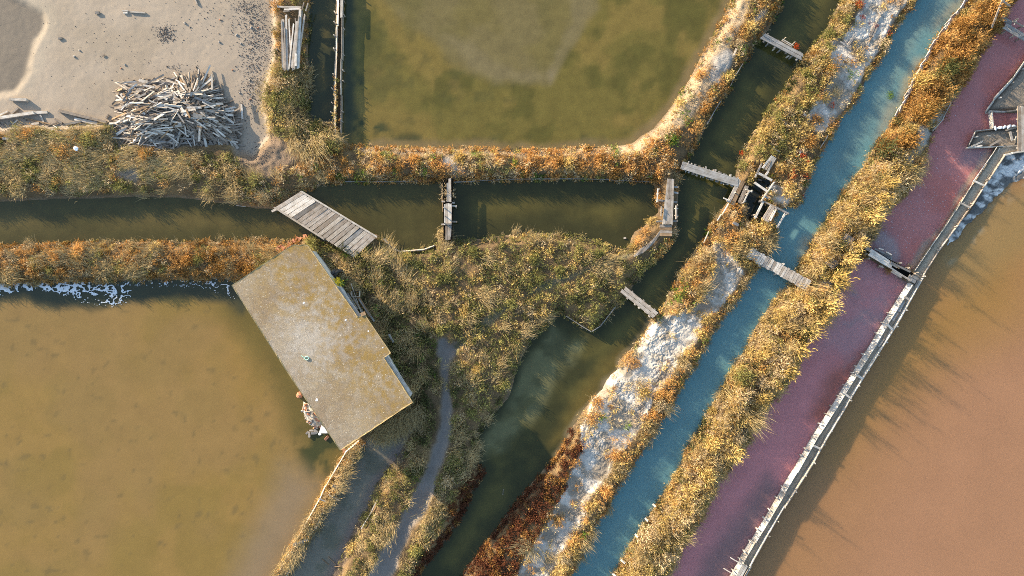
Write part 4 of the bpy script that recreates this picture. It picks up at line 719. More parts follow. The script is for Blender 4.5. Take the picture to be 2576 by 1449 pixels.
for a, b, wd, lb in (((837,1222),(855,1229),.16,'stubby board on the thin dyke, uppermost'),((827,1244),(854,1259),.05,'thin pole poking from the thin dyke into the slough'),((802,1254),(824,1264),.07,'thin cross board on the thin dyke by the pole'),((737,1370),(775,1357),.15,'broad grey board slanting over the lower thin dyke')): tag(plank('board', P(*a, .6), P(*b, .5), wd, .04, 'wood' if wd > .1 else 'pale_wood'), lb, 'board')
# ------------------------------------------------------------------ dam across the purple brine
dd = empty('plank_dam', tuple(P(2235, 665)), 'timber dam with two pale planks between scrub bank and causeway', 'dam')
for a, b, wd, mt in (((2189,629.5),(2238,660.5),.24,'pale_wood'),((2186,638.5),(2242,672),.22,'pale_wood'),((2178,623),(2190,630),.22,'wood'),((2240,661),(2258,671),.2,'wood'),((2243,661),(2290,684),.12,'grey_wood'),((2239,672.5),(2290,706),.10,'wood'),((2243,682),(2268,697),.16,'wood'),((2238,656),(2262,676),.05,'brown_wood')): plank('plank', P(*a, .58), P(*b, .56), wd, .05, mt, dd)
for k in range(3): plank('side_board', P(2199.5 + k * 3.0, 625.5 + k * 3.2 - 1.4 * k, .35 - .04 * k), P(2243 + k * .4, 645 + k * 4.2, .35 - .04 * k), .11, .04, 'grey_wood', dd)
for a, b in (((2211,625),(2222,628)),((2230,634),(2242,641)),((2211,668),(2222,673))): plank('crossbeam', P(*a, .5), P(*b, .5), .07, .07, 'pale_wood', dd)
for u, v in ((2182, 649), (2177, 639), (2215, 671), (2263, 662), (2283, 676), (2299, 688)): post(P(u, v, .3), .5, .12, 'wood', dd)
plank('slab', P(2285, 696, .5), P(2304, 708, .46), .34, .05, 'grey_wood', dd); plank('slab', P(2294, 694, .52), P(2310, 703, .5), .17, .05, 'grey_wood', dd)
prism('dam_core', [P(u, v, .3) for u, v in ((2176,628),(2192,627),(2300,690),(2292,706),(2186,640))], -.4, .40, M['earth'], dd)
for (u, v, w2, h2, an, lb) in ((2128, 603, .62, .5, -35, 'upper wooden hatch panel with rusty bars in the golden scrub'), (2087, 662, .66, .56, -38, 'lower wooden hatch panel with rusty bars in the golden scrub')):
    c = G(u, v, .3); hp = empty('hatch_panel', tuple(c), lb, 'panel'); e = Vector((math.cos(R(an)), math.sin(R(an)), 0)); f = Vector((-e.y, e.x, 0))
    for k in range(3): o_ = f * ((k - 1) * h2 / 3); plank('plank', c + o_ - e * w2 / 2, c + o_ + e * w2 / 2, h2 / 3 - .015, .035, 'grey_wood', hp)
    for s in (-.35, .3):
        o = plank('rusty_bar', c + e * s * w2 - f * h2 * .75 + Vector((0, 0, .05)), c + e * s * w2 + f * h2 * .75 + Vector((0, 0, .07)), .035, .035, 'brown_wood', hp)
# upper right footbridge, gate and platforms
nb2 = empty('footbridge', tuple(P(2550, 80)), 'grey plank footbridge with a handrail at the upper edge of the brine pan', 'footbridge')
for k in range(2): plank('plank', P(2529 - k * 4, 61 + k * 7.5, .62), P(2592 - k * 4, 98 + k * 7.5, .62), .19, .05, 'grey_wood', nb2)
plank('landing', P(2519, 45, .55), P(2545, 59, .55), .28, .06, 'grey_wood', nb2); plank('rail', P(2548, 53, .9), P(2592, 75, .9), .07, .06, 'wood', nb2); plank('rung', P(2551, 62, .8), P(2557, 52, .8), .05, .04, 'pale_wood', nb2)
for u, v in ((2548, 54), (2572, 66), (2530, 78), (2551, 90), (2566, 98)): post(P(u, v, .4), .85 if v < 70 else .4, .1, 'wood', nb2)
tag(plank('pole', G(2494, 17, .95), G(2479, 78, .55), .09, .08, 'wood'), 'long pale pole lying in the dark scrub at the upper right', 'pole'); tag(plank('plank', G(2494, 15, .9), G(2520, 27, .7), .12, .06, 'wood'), 'short grey plank meeting the head of the long pole', 'plank')
plank_wall('plank_wall', 'bright plank revetment on the brine side of the triangular islet', 'plank wall', [(2479,281),(2500,252),(2548,200),(2580,152),(2620,95)], .38, .34, .045, 'pale_wood', lean=-.6, seg=1.6, posts=1.2, pside=-1)
edging('grey board closing the lower end of the triangular islet', [(2486,281),(2524,283),(2565,277.5)], .38, 'grey_wood', h=.2, th=.09); edging('thin pale board of the sluice gate between islet and platform', [(2492.5,284),(2496.5,323)], .45, 'pale_wood', h=.3, th=.07)
plank_wall('plank_wall', 'bright plank revetment at the brine tip of the earth platform', 'plank wall', [(2438,366),(2453.5,332)], .38, .3, .05, 'pale_wood', lean=-.6, seg=2.0, posts=.7, pside=-1); edging('grey boards along the upper edge of the earth platform', [(2453,329.5),(2500,324),(2575,315)], .36, 'grey_wood', h=.2, th=.06); edging('pale boards along the lower edge of the earth platform', [(2431,372.5),(2500,370),(2575,367)], .34, 'pale_wood', h=.2, th=.06)
edging('pale board on the salt crust side below the platform', [(2526,390),(2545,385),(2590,378)], .34, 'pale_wood', h=.16, th=.1)
for k in range(5): rock('edge_stone', P(2504 + k * 11.5, 322.5 - k * 1.4, .42), .10 + .02 * (k % 2), M['whitestone'], 'white stone in the row along the upper edge of the earth platform', 'stone', 50 + k, (1.5, .8, .5), 'stones along the platform edge')
gb = empty('footbridge', tuple(P(2568, 320)), 'broad two plank footbridge running straight down beside the earth platform', 'footbridge')
for k in range(2): plank('plank', P(2563.5 + k * 8, 267.5, .66), P(2564.5 + k * 8, 379, .66), .19, .06, 'wood', gb)
for v in (275, 300, 330, 372): plank('crossbeam', P(2558, v, .58), P(2580, v, .58), .1, .08, 'grey_wood', gb)
for a, b, wd, lb in (((2517.5,351.5),(2490,366.5),.11,'tan board lying aslant on the earth platform'),((2472,355.5),(2438,371.5),.10,'long pale board slanting over the tip of the platform'),((2471,366),(2449,370),.09,'short pale board beside the platform edge'),((2540.5,331),(2546.5,353.5),.15,'pointed white board on the platform by the broad footbridge'),((2557,342),(2553,353),.06,'small white stick near the pointed board'),((2483,341),(2493,342),.07,'tiny white chip board on the dark platform soil'),((2530,328),(2556,321),.09,'grey board along the top of the platform soil')): tag(plank('board', P(*a, .42), P(*b, .36), wd, .035, 'pale_wood' if 'white' in lb or 'pale' in lb else 'wood'), lb, 'board')
tag(plank('board', P(2515, 372, .3), P(2509, 384, .15), .06, .04, 'pale_wood'), 'thin pale stick hanging below the platform edge', 'board')
# ------------------------------------------------------------------ lumber stack by the channel
zz = .75
for a, b, wd, mt, dz in (((712.5,49),(714.5,177),.16,'pale_wood',0),((708.5,52),(717.5,178),.08,'wood',.05),((720,38),(723,177),.11,'pale_wood',.03),((724.5,60),(729,172),.09,'wood',-.05),((733,70),(731,174),.08,'brown_wood',-.06),((748,54),(735,172),.16,'pale_wood',.1),((755.5,22),(750,172),.16,'pale_wood',.05),((760,27),(745,168),.10,'wood',-.02),((767,36),(748,170),.08,'wood',.02),((736,68),(739,150),.07,'grey_wood',-.08),((743,46),(744,60),.06,'wood',.05),((744,135),(744,166),.13,'pale_wood',.14),((740,145),(739,172),.08,'pale_wood',.12),((716,70),(719,176),.07,'wood',.08),((727,48),(733,170),.07,'pale_wood',.06),((739,60),(727,174),.08,'pale_wood',.1),((752,40),(741,174),.08,'wood',.12),((730,90),(737,176),.10,'pale_wood',.02),((709,70),(711,170),.07,'grey_wood',.0),((757,50),(753,160),.07,'wood',.0),((775,8),(769,28),.06,'wood',.1),((765,6),(760,26),.06,'wood',.1)):
    tag(plank('stacked_beam', P(*a, zz + dz), P(*b, zz + dz), wd, .09, mt), 'long bleached beam in the loose lumber stack on the dyke' if wd > .07 else 'thin stick in the loose lumber stack on the dyke', 'beam', 'lumber stack on the dyke' if wd > .07 else 'sticks by the lumber stack')
for a, b, wd, lb in (((697.5,17.2),(758,18.8),.11,'straight pale beam lying crosswise above the lumber stack'),((715,24),(756,22.5),.09,'lower crosswise beam above the lumber stack'),((713,29),(728,27.5),.06,'short stick below the crosswise beams')): tag(plank('beam', P(*a, .7), P(*b, .7), wd, .09, 'pale_wood'), lb, 'beam')
for u, v in ((705,20),(700,130),(716,60)): tag(post(P(u, v, .2), .75, .09, 'wood', None, 'stake'), {705:'short stake at the left end of the crosswise beam',700:'leaning stake in the orange grass left of the lumber stack',716:'upright stake between the stacked beams'}[u], 'stake')
# ------------------------------------------------------------------ driftwood at the mud edge
for a, b, wd, th, mt, lb in (((30,251.6),(72.5,252.8),.17,.2,'pale_wood','square pale beam casting a long shadow on the mud'),((-20,302),(90,285),.19,.2,'pale_wood','long pale beam pointing left out of the frame'),((90,284),(121.5,283),.17,.08,'pale_wood','split white board end beside the long pale beam'),((151.5,279.5),(271.5,309),.17,.16,'wood','long split driftwood beam tapering towards the heap'),((189,299.5),(246.5,311),.2,.06,'pale_wood','wide white board under the split driftwood beam'),((168,313.5),(206,307),.13,.1,'grey_wood','blue grey board below the split driftwood beam'),((103,290),(112.5,311),.1,.05,'pale_wood','short upright white board below the long pale beam'),((139.5,300),(158,310.5),.13,.07,'wood','stubby blunt beam by the gap in the driftwood'),((81,312.5),(99.5,310.5),.14,.05,'pale_wood','small rectangular white board in the driftwood'),((129.5,327),(155,329),.13,.05,'pale_wood','white rectangular board at the scrub edge'),((120,316.5),(145,309.5),.07,.05,'wood','thin crooked driftwood branch'),((135,316),(149,324),.06,.04,'pale_wood','thin white lath by the scrub edge'),((58,327),(90,327),.08,.04,'pale_wood','thin pale lath lying in the dry grass'),((8,348.5),(28,350.5),.14,.05,'pale_wood','white board in the bottom left grass below the driftwood'),((65,298.5),(128,312.5),.08,.06,'brown_wood','long brown stick under the long pale beam'),((31,288),(48,272.5),.12,.1,'wood','beam leaning up behind the long pale beam'),((34,312),(46.5,302),.06,.05,'pale_wood','small pale stick in the shadow of the long beam'),((158,324),(211,338.5),.05,.05,'brown_wood','thin brown pole at the upper edge of the scrub'),((2,290.5),(22,281),.1,.09,'pale_wood','weathered stump of beam left of the driftwood'),((182,318),(186,330),.06,.05,'wood','short stick standing below the blue grey board'),((267.5,298),(274,288),.08,.06,'wood','short stick beside the tip of the split beam'),((276,313),(305,310),.09,.06,'pale_wood','pale board bridging the split beam and the heap'),((608,262),(611,300),.11,.05,'pale_wood','lone white board on the mud right of the heap'),((309,28),(323,27.5),.09,.05,'pale_wood','pale board at the top of the mud, left of the pair'),((329,30.5),(367,33),.10,.06,'pale_wood','longer tapering board at the top of the mud, right of the pair'),((311,33),(322,32.5),.11,.05,'pale_wood','stubby board tucked under the left board at the top of the mud'),((241,33),(252,33),.16,.07,'grey_wood','dark square block on the upper mud'),((490,-6),(497,12),.08,.06,'wood','stick cut by the top frame edge on the mud'),((258,142),(265,138),.06,.04,'wood','small chip of wood in the middle of the mud flat'),((148,98),(158,96),.12,.05,'grey_wood','curved dark shard on the mud near the puddle'),((640,160),(649,172),.05,.03,'wood','stray lath on the gravelly mud by the dyke'),((662,205),(668,198),.05,.03,'wood','stray short lath near the scrub mound'),((2150,0),(2150,1),.01,.01,'wood','')):
    if lb: tag(plank('driftwood', G(*a, th * .5 + .02), G(*b, th * .5 + .02), wd, th, mt), lb, 'driftwood')
# boards lying on the salt crust and in the scrub
for a, b, wd, mt, lb in (((2132.5,142.5),(2148,154),.17,'pale_wood','broad white board on the salt crust below the corner frame'),((2113.5,147),(2133,158),.08,'pale_wood','thin white lath left of the broad board on the salt crust'),((2119,164),(2121,171),.05,'pale_wood','tiny splinter on the salt crust'),((2203,24),(2212,37),.06,'pale_wood','short stick at the top of the salt strip'),((2186,93),(2200,62),.14,'wood','lumber offcut below the red plant'),((2193,95),(2204,70),.09,'wood','narrow offcut beside the lumber below the red plant'),((2197,68),(2222,22),.05,'pale_wood','long thin lath leaning past the red plant'),((2180,78),(2186,79.5),.1,'pale_wood','white chip left of the red plant'),((2184,106),(2200,80),.04,'brown_wood','thin brown rod under the lumber offcuts'),((2020,288),(2041,303),.13,'pale_wood','white board on the shaded salt near the olive bushes'),((1959,296),(1986,322),.13,'wood','grey plank stuck in the olive bushes of the dyke'),((2087,332),(2096,337),.14,'pale_wood','white chip of board on the canal edge'),((1728,808),(1740,806),.2,'pale_wood','thick white block on the salt strip below the short footbridge'),((2086,198),(2102,193),.07,'wood','narrow plank at the middle of the upper salt strip'),((1511,652),(1528,644),.2,'brown_wood','brown plank piece on the scrubby island'),((2213,437),(2230,438),.07,'pale_wood','curved pale stick in the scrub beside the pale bush'),((2228,432),(2239,453),.05,'pale_wood','thin grey stick beside the pale bush'),((2148,602),(2162,611),.12,'wood','small plank to the right of the upper hatch panel'),((2170,524),(2178,509),.06,'pale_wood','pale splinter in the golden scrub above the hatches'),((2060,695),(2080,688),.2,'pale_wood','white boards beneath the lower hatch panel'),((1843,560),(1856,567),.18,'pale_wood','white board in the scrub at the head of the salt strip'),((1905,452),(1915,455),.1,'grey_wood','dark block near the single plank'),((2010,387),(2013,378),.1,'pale_wood','upright plank end in the golden bushes east of the panel'),((1845,140),(1851,124),.1,'pale_wood','pale stake in the green part of the upper dyke')):
    tag(plank('board', G(*a, .12), G(*b, .10), wd, .05, mt), lb, 'board')
cf = empty('corner_frame', tuple(P(2130, 112)), 'grey L shaped timber frame at the small salt puddle', 'frame'); plank('beam', P(2113.5, 106, .5), P(2132, 117.5, .5), .12, .1, 'grey_wood', cf); plank('beam', P(2131, 117, .5), P(2146, 95, .5), .14, .1, 'wood', cf); plank('rail', P(2134, 119, .45), P(2150, 98, .5), .05, .05, 'wood', cf)
for i, (a, b) in enumerate((((1783,1255),(1790,1262)),((1623,1303),(1630,1312)),((1598,1344),(1605,1352)),((1562,1408),(1573,1417)),((1541,1443),(1550,1450)))):
    if i: tag(plank('stake', P(*a, .25), P(*b, .45), .12, .06, 'pale_wood'), 'white pointed stake leaning from the canal bank, ' + ('uppermost', 'second', 'third', 'lowest')[i - 1] + ' of four', 'stake', 'white stakes on the canal bank')
tag(plank('stake', P(1642, 1268, .3), P(1650, 1275, .45), .12, .06, 'pale_wood'), 'white stake beside the little red plants on the canal bank', 'stake')
tag(plank('floating_chip', P(1569, 599.3, .02), P(1575, 598.5, .03), .1, .04, 'pale_wood'), 'bright chip floating in the dark basin', 'chip'); tag(blob('white_bucket', G(199, 376, .3), .16, M['plastic'], None, 3, .5, 12), 'small white plastic bucket in the straw grass', 'bucket')
tag(plank('floating_reed', P(1266, 1230, .02), P(1265, 1245, .02), .03, .02, 'pale_wood'), 'thin reed floating on the lower dark channel', 'reed'); tag(plank('pole', P(594, 517, .2), P(618, 520, .2), .04, .04, 'wood'), 'thin pole at the water edge left of the deck bridge', 'pole')
for u0, v0, u1, v1, lb in ((810,1405,828,1420,'dark branch on the slough mud'),(826,1400,846,1420,'second dark branch on the slough mud'),(840,1425,855,1424,'short dark twig at the foot of the lit bank')): tag(plank('branch', G(u0, v0, .05), G(u1, v1, .06), .035, .03, 'brown_wood'), lb, 'branch')
# ------------------------------------------------------------------ the heap of boards
HP = [(308,213),(436,200),(453,204),(464,195),(533,190),(538,221),(558,241),(575,264),(589,278),(598,306),(600,340),(589,372),(521,380),(476,369),(447,386),(390,391),(342,372),(314,343),(302,318),(295,300),(311,284),(302,244)]
hd = sdf(HP, GX, GY); HPEAK = 1.15
def heap(x, y):
    q = samp(hd, x, y); return hz(x, y) * 0 + 0.14 + np.where(q > -0.15, np.clip(0.12 + 0.62 * np.clip(q, -0.15, 2.0), 0, HPEAK), 0) * (0.9 + 0.2 * vnoise(x, y, .8, 3))
x0, y0, x1, y1 = W(HP)[:, 0].min(), W(HP)[:, 1].min(), W(HP)[:, 0].max(), W(HP)[:, 1].max()
fan = W([(500, 250)])[0]; cen = W([(470, 290)])[0]
def board_pose(k):
    while True:
        x, y = rng.uniform(x0, x1), rng.uniform(y0, y1)
        if samp(hd, np.array([x]), np.array([y]))[0] > 0.02: break
    u, v = 1288 + x * PPM, 724.5 - y * PPM
    if v < 240 and u > 445: ang = math.atan2(y - fan[1], x - fan[0]) + rng.normal(0, .18); L = rng.uniform(.55, 1.1)
    elif u < 440: ang = rng.normal(R(8), .38); L = rng.uniform(.45, 1.25)
    elif u > 500: ang = math.atan2(y - cen[1], x - cen[0]) + rng.normal(0, .45); L = rng.uniform(.4, .95)
    else: ang = rng.normal(R(-25), .9); L = rng.uniform(.4, 1.0)
    if rng.random() < .12: L *= 1.7
    elif rng.random() < .25: L *= .55
    return x, y, ang, L
def heap_pts(x, y, ang, L, dz):
    dx, dy = math.cos(ang) * L / 2, math.sin(ang) * L / 2; q = heap(np.array([x - dx, x + dx, x]), np.array([y - dy, y + dy, y]))
    za, zb = (q[0] + q[2]) / 2, (q[1] + q[2]) / 2; return Vector((x - dx, y - dy, za + dz)), Vector((x + dx, y + dy, zb + dz))
# what cannot be counted underneath: one mesh
bmv = []; bmf = []
ub = PLK['pale_wood'][0]; uv_ = np.array([v.co[:] for v in ub.vertices]); uf = [list(f.vertices) for f in ub.polygons]
for k in range(1300):
    x, y, ang, L = board_pose(k); a, b = heap_pts(x, y, ang, L, rng.uniform(-.16, .0)); dv = b - a; q = dv.to_track_quat('X', 'Z') @ Quaternion((1, 0, 0), rng.normal(0, .5)); mt = Matrix.Translation((a + b) / 2) @ q.to_matrix().to_4x4() @ Matrix.Diagonal((dv.length, rng.uniform(.05, .13), .03, 1))
    o_ = len(bmv) * len(uv_); bmv.append(uv_ @ np.array(mt.to_3x3()).T + np.array(mt.translation)); bmf += [[i + o_ for i in f] for f in uf]
me = bpy.data.meshes.new('heap_core'); me.from_pydata(np.concatenate(bmv).tolist(), [], bmf); tag(obj('heap_core', me, M['wood']), 'jumbled boards buried inside the heap of scrap boards', 'board heap', kind='stuff')
bm = bmesh.new(); gg = [[None] * 60 for _ in range(40)]
for i in range(60):
    for j in range(40):
        x = x0 + (x1 - x0) * i / 59; y = y0 + (y1 - y0) * j / 39; q = samp(hd, np.array([x]), np.array([y]))[0]
        gg[j][i] = bm.verts.new((x, y, float(heap(np.array([x]), np.array([y]))[0]) - .2)) if q > 0.05 else None
for j in range(39):
    for i in range(59):
        f = [gg[j][i], gg[j][i + 1], gg[j + 1][i + 1], gg[j + 1][i]]
        if all(f): bm.faces.new(f)
me = bpy.data.meshes.new('heap_base'); bm.to_mesh(me); bm.free(); tag(obj('heap_base', me, M['brown_wood']), 'rotten wood mound at the base of the heap of scrap boards', 'board heap', kind='stuff')
for k in range(280):
    x, y, ang, L = board_pose(k); a, b = heap_pts(x, y, ang, L, rng.uniform(.0, .10))
    u = 1288 + x * PPM; vv = 724.5 - y * PPM
    side = ('board in the fan of upright boards at the top of the heap' if vv < 240 and u > 445 else 'sun bleached board near the upper left edge of the heap' if vv < 270 and u < 450 else 'board lying level on the left middle of the heap' if vv < 315 and u < 450 else 'board low on the lower left flank of the heap' if u < 450 else 'shaded board pointing out of the right flank of the heap' if u > 530 and vv < 320 else 'board on the crest in the middle of the heap' if vv < 300 else 'small board jumbled at the lower right foot of the heap' if u > 530 else 'board in the shaded hollow below the middle of the heap')
    tag(plank('scrap_board', a, b, rng.uniform(.05, .14) * (1.8 if rng.random() < .08 else 1), rng.uniform(.025, .06), str(rng.choice(['pale_wood', 'wood', 'brown_wood', 'grey_wood'], p=[.7, .16, .06, .08])), None, rng.normal(0, .45)), side, 'board', side.replace('board', 'boards', 1))
for a, b, wd, za, zb, mt, lb in (((286,295),(416,358),.11,.3,.55,'pale_wood','long straight pole slanting down the lower left of the board heap'),((433,249),(521,323),.06,1.15,1.1,'wood','long thin pole crossing the middle of the board heap'),((308,215),(436,203),.22,.35,.4,'wood','thick beam along the upper left edge of the board heap'),((440,212),(449,190),.09,.5,.5,'wood','short beam propped at the top of the board heap'),((533,187),(534,226),.11,.8,.85,'pale_wood','upright white post at the top right corner of the board heap'),((304,236),(323,263),.14,.6,.6,'pale_wood','white board slanting on the left edge of the board heap'),((276,311),(310,309),.11,.3,.35,'pale_wood','board poking out of the left end of the heap'),((278,346),(412,356),.10,.3,.5,'pale_wood','long flat board along the lower left of the heap'),((560,372),(574,369),.3,.35,.3,'pale_wood','square white panel at the lower right foot of the heap'),((312,334),(420,339),.1,.55,.7,'pale_wood','long board across the lower left flank of the heap'),((330,321),(392,300),.14,.8,1.1,'pale_wood','broad board on the left flank of the heap')):
    tag(plank('heap_beam', P(*a, za), P(*b, zb), wd, .08, mt), lb, 'board')
# stones and crumbs on the mud
for i, (u, v) in enumerate(((803 - 1 + 0, 100), (606,110), (552,106), (585,176), (603,234), (465,58), (630,250), (628,202), (596,88), (553,50), (628,56), (632,70), (690 - 40, 70), (200,127), (187,142), (305,172), (315,163))):
    if u < 700: rock('mud_stone', G(u, v, .02), .045 + .015 * (i % 3), M['stone'] if i % 3 else M['brick'], ('rust brown' if i % 3 == 0 else 'grey') + ' stone lying on the mud flat', 'stone', 80 + i, (1.3, .9, .7), ('rust brown' if i % 3 == 0 else 'grey') + ' stones on the mud flat')
pts = []
for c, s, k in (((418, 88), (20, 17), 420), ((650, 90), (40, 90), 1300), ((640, 230), (28, 70), 700), ((560, 40), (90, 60), 160), ((450, 172), (45, 8), 60), ((300, 130), (200, 90), 160), ((660, 400), (50, 45), 500), ((40, 320), (60, 16), 300), ((620, 20), (30, 12), 200)):
    q = rng.normal(0, 1, (k, 2)) * np.array(s) * .62 + np.array(c); pts.append(q)
pts = np.concatenate(pts); x = (pts[:, 0] - 1288) / PPM; y = (724.5 - pts[:, 1]) / PPM; okp = (samp(MUDm, x, y) > -.9) & (samp(DW, x, y) > .1) & (samp(hd, x, y) < 0); x, y = x[okp], y[okp]; n = len(x); z = hz(x, y); s = rng.uniform(.015, .04, n) * np.where(rng.random(n) < .06, 1.8, 1); an = rng.uniform(0, 6.3, n)
v = []
for j in range(4): v.append(np.stack([x + s * rng.uniform(.6, 1.3, n) * np.cos(an + j * 1.57), y + s * rng.uniform(.5, 1, n) * np.sin(an + j * 1.57), z], -1))
v.append(np.stack([x, y, z + s * rng.uniform(.5, 1.1, n)], -1)); v = np.stack(v, 1).reshape(-1, 3); b_ = np.arange(n)[:, None] * 5; f = np.concatenate([b_ + np.array([[j, (j + 1) % 4, 4]]) for j in range(4)])
tag(obj('mud_crumbs', mesh_np('mud_crumbs', v, [f], None, M['speck'])), 'dark crumbs of bark and dirt strewn over the mud flat', 'crumbs', kind='stuff')
# ------------------------------------------------------------------ vegetation
KIND = {   # leaf colour pairs
 'O': ((0.43,0.215,0.06),(0.62,0.37,0.14)), 'G': ((0.42,0.29,0.09),(0.68,0.50,0.20)), 'L': ((0.12,0.125,0.04),(0.42,0.375,0.13)), 'D': ((0.055,0.065,0.025),(0.13,0.13,0.055)),
 'S': ((0.44,0.32,0.14),(0.62,0.48,0.26)), 'R': ((0.075,0.03,0.02),(0.19,0.075,0.036)), 'P': ((0.48,0.36,0.20),(0.62,0.49,0.31)), 'B': ((0.09,0.16,0.02),(0.19,0.27,0.05)), 'X': ((0.22,0.115,0.035),(0.36,0.20,0.06)), 'E': ((0.42,0.05,0.02),(0.5,0.1,0.03))}
def unit(v): return v / (np.linalg.norm(v, axis=-1, keepdims=True) + 1e-9)
def shrub_geo(c, r, h, kinds, spr=13, lpl=6, leaf=(0.085, 0.032), seed=1):
    """domed bushes: sprigs growing out of the dome, each carrying several small leaves (diamond quads)"""
    g = np.random.default_rng(seed); k = len(c); n = np.maximum(4, (spr * (r / 0.28) ** 1.6).astype(int)); bi = np.repeat(np.arange(k), n); m = len(bi)
    th = g.uniform(0, 2 * np.pi, m); cp = g.uniform(-0.05, 1, m); sp = np.sqrt(1 - np.clip(cp, 0, 1) ** 2)
    d = np.stack([np.cos(th) * sp, np.sin(th) * sp, cp], -1); rr = r[bi] * g.uniform(0.30, 1.0, m) ** 0.6 * g.uniform(.8, 1.15, m)
    sc = np.stack([np.ones(k), np.ones(k), h / r], -1)[bi]; tip = c[bi] + d * rr[:, None] * sc
    ax = unit(d + g.normal(0, .35, (m, 3)) + np.array([0, 0, .35])); L = g.uniform(.13, .26, m) * np.clip(r[bi] / .3, .6, 1.4)
    li = np.repeat(np.arange(m), lpl); q = len(li); f = np.tile(np.linspace(0, 1, lpl), m)
    dl = d[li]; la = unit(ax[li] * .9 + g.normal(0, .52, (q, 3))); pos = tip[li] + ax[li] * ((f - .75) * L[li])[:, None] + g.normal(0, .018, (q, 3))
    sd = unit(np.cross(la, dl + np.array([0, 0, .3]) + g.normal(0, .45, (q, 3)))); ll = leaf[0] * g.uniform(.7, 1.4, q)[:, None]; lw = leaf[1] * g.uniform(.7, 1.4, q)[:, None]
    V = np.stack([pos, pos + la * ll * .5 + sd * lw * .5, pos + la * ll, pos + la * ll * .5 - sd * lw * .5], 1).reshape(-1, 3)
    lo = np.array([KIND[x][0] for x in kinds])[bi]; hi = np.array([KIND[x][1] for x in kinds])[bi]; bt = g.random(k)[bi]; mixv = np.clip(bt * .6 + g.random(m) * .4, 0, 1)[:, None]
    cs = (lo * (1 - mixv) + hi * mixv) * g.uniform(.8, 1.2, m)[:, None]; cl = cs[li] * g.uniform(.85, 1.15, q)[:, None]
    return V, np.repeat(cl, 4, 0)
def grass_geo(c, r, h, kinds, nb=26, wd=0.014, wind=(0.45, 0.1), seed=2):
    g = np.random.default_rng(seed); k = len(c); n = np.maximum(8, (nb * (r / .3)).astype(int)); bi = np.repeat(np.arange(k), n); m = len(bi)
    th = g.uniform(0, 2 * np.pi, m); sp = g.uniform(.05, 1, m); wa = 6.28 * vnoise(c[:, 0], c[:, 1], 2.2, seed % 7); tuft = g.normal(0, .16, (k, 2)) + np.array(wind) + .55 * np.stack([np.cos(wa), np.sin(wa)], -1)
    out = np.stack([np.cos(th) * sp + tuft[bi, 0], np.sin(th) * sp + tuft[bi, 1]], -1); base = c[bi] + np.concatenate([out * (r[bi] * .18)[:, None] + g.normal(0, .45, (m, 2)) * r[bi][:, None], np.zeros((m, 1))], 1)
    R2 = r[bi] * g.uniform(.6, 1.25, m); H2 = h[bi] * g.uniform(.6, 1.2, m)
    mid = base + np.concatenate([out * (R2 * .45)[:, None], (H2 * .8)[:, None]], 1); tip = base + np.concatenate([out * (R2 * 1.15)[:, None], (H2 * g.uniform(.35, 1.0, m))[:, None]], 1)
    ax = unit(tip - base); sd = unit(np.cross(ax, g.normal(0, .5, (m, 3)) + np.array([0, 0, 1.]))); w_ = (wd * g.uniform(.7, 1.5, m))[:, None]
    V = np.stack([base - sd * w_ * .5, base + sd * w_ * .5, mid + sd * w_ * .45, mid - sd * w_ * .45, tip], 1).reshape(-1, 3)
    lo = np.array([KIND[x][0] for x in kinds])[bi]; hi = np.array([KIND[x][1] for x in kinds])[bi]; mixv = np.clip(g.random(k)[bi] * .6 + g.random(m) * .4, 0, 1)[:, None]
    return V, np.repeat((lo * (1 - mixv) + hi * mixv) * g.uniform(.8, 1.15, m)[:, None], 5, 0)
def quads(n): return [np.arange(n * 4).reshape(-1, 4)]
def grassf(n): b = np.arange(n)[:, None] * 5; return [b + np.array([[0, 1, 2, 3]]), b + np.array([[3, 2, 4]])]
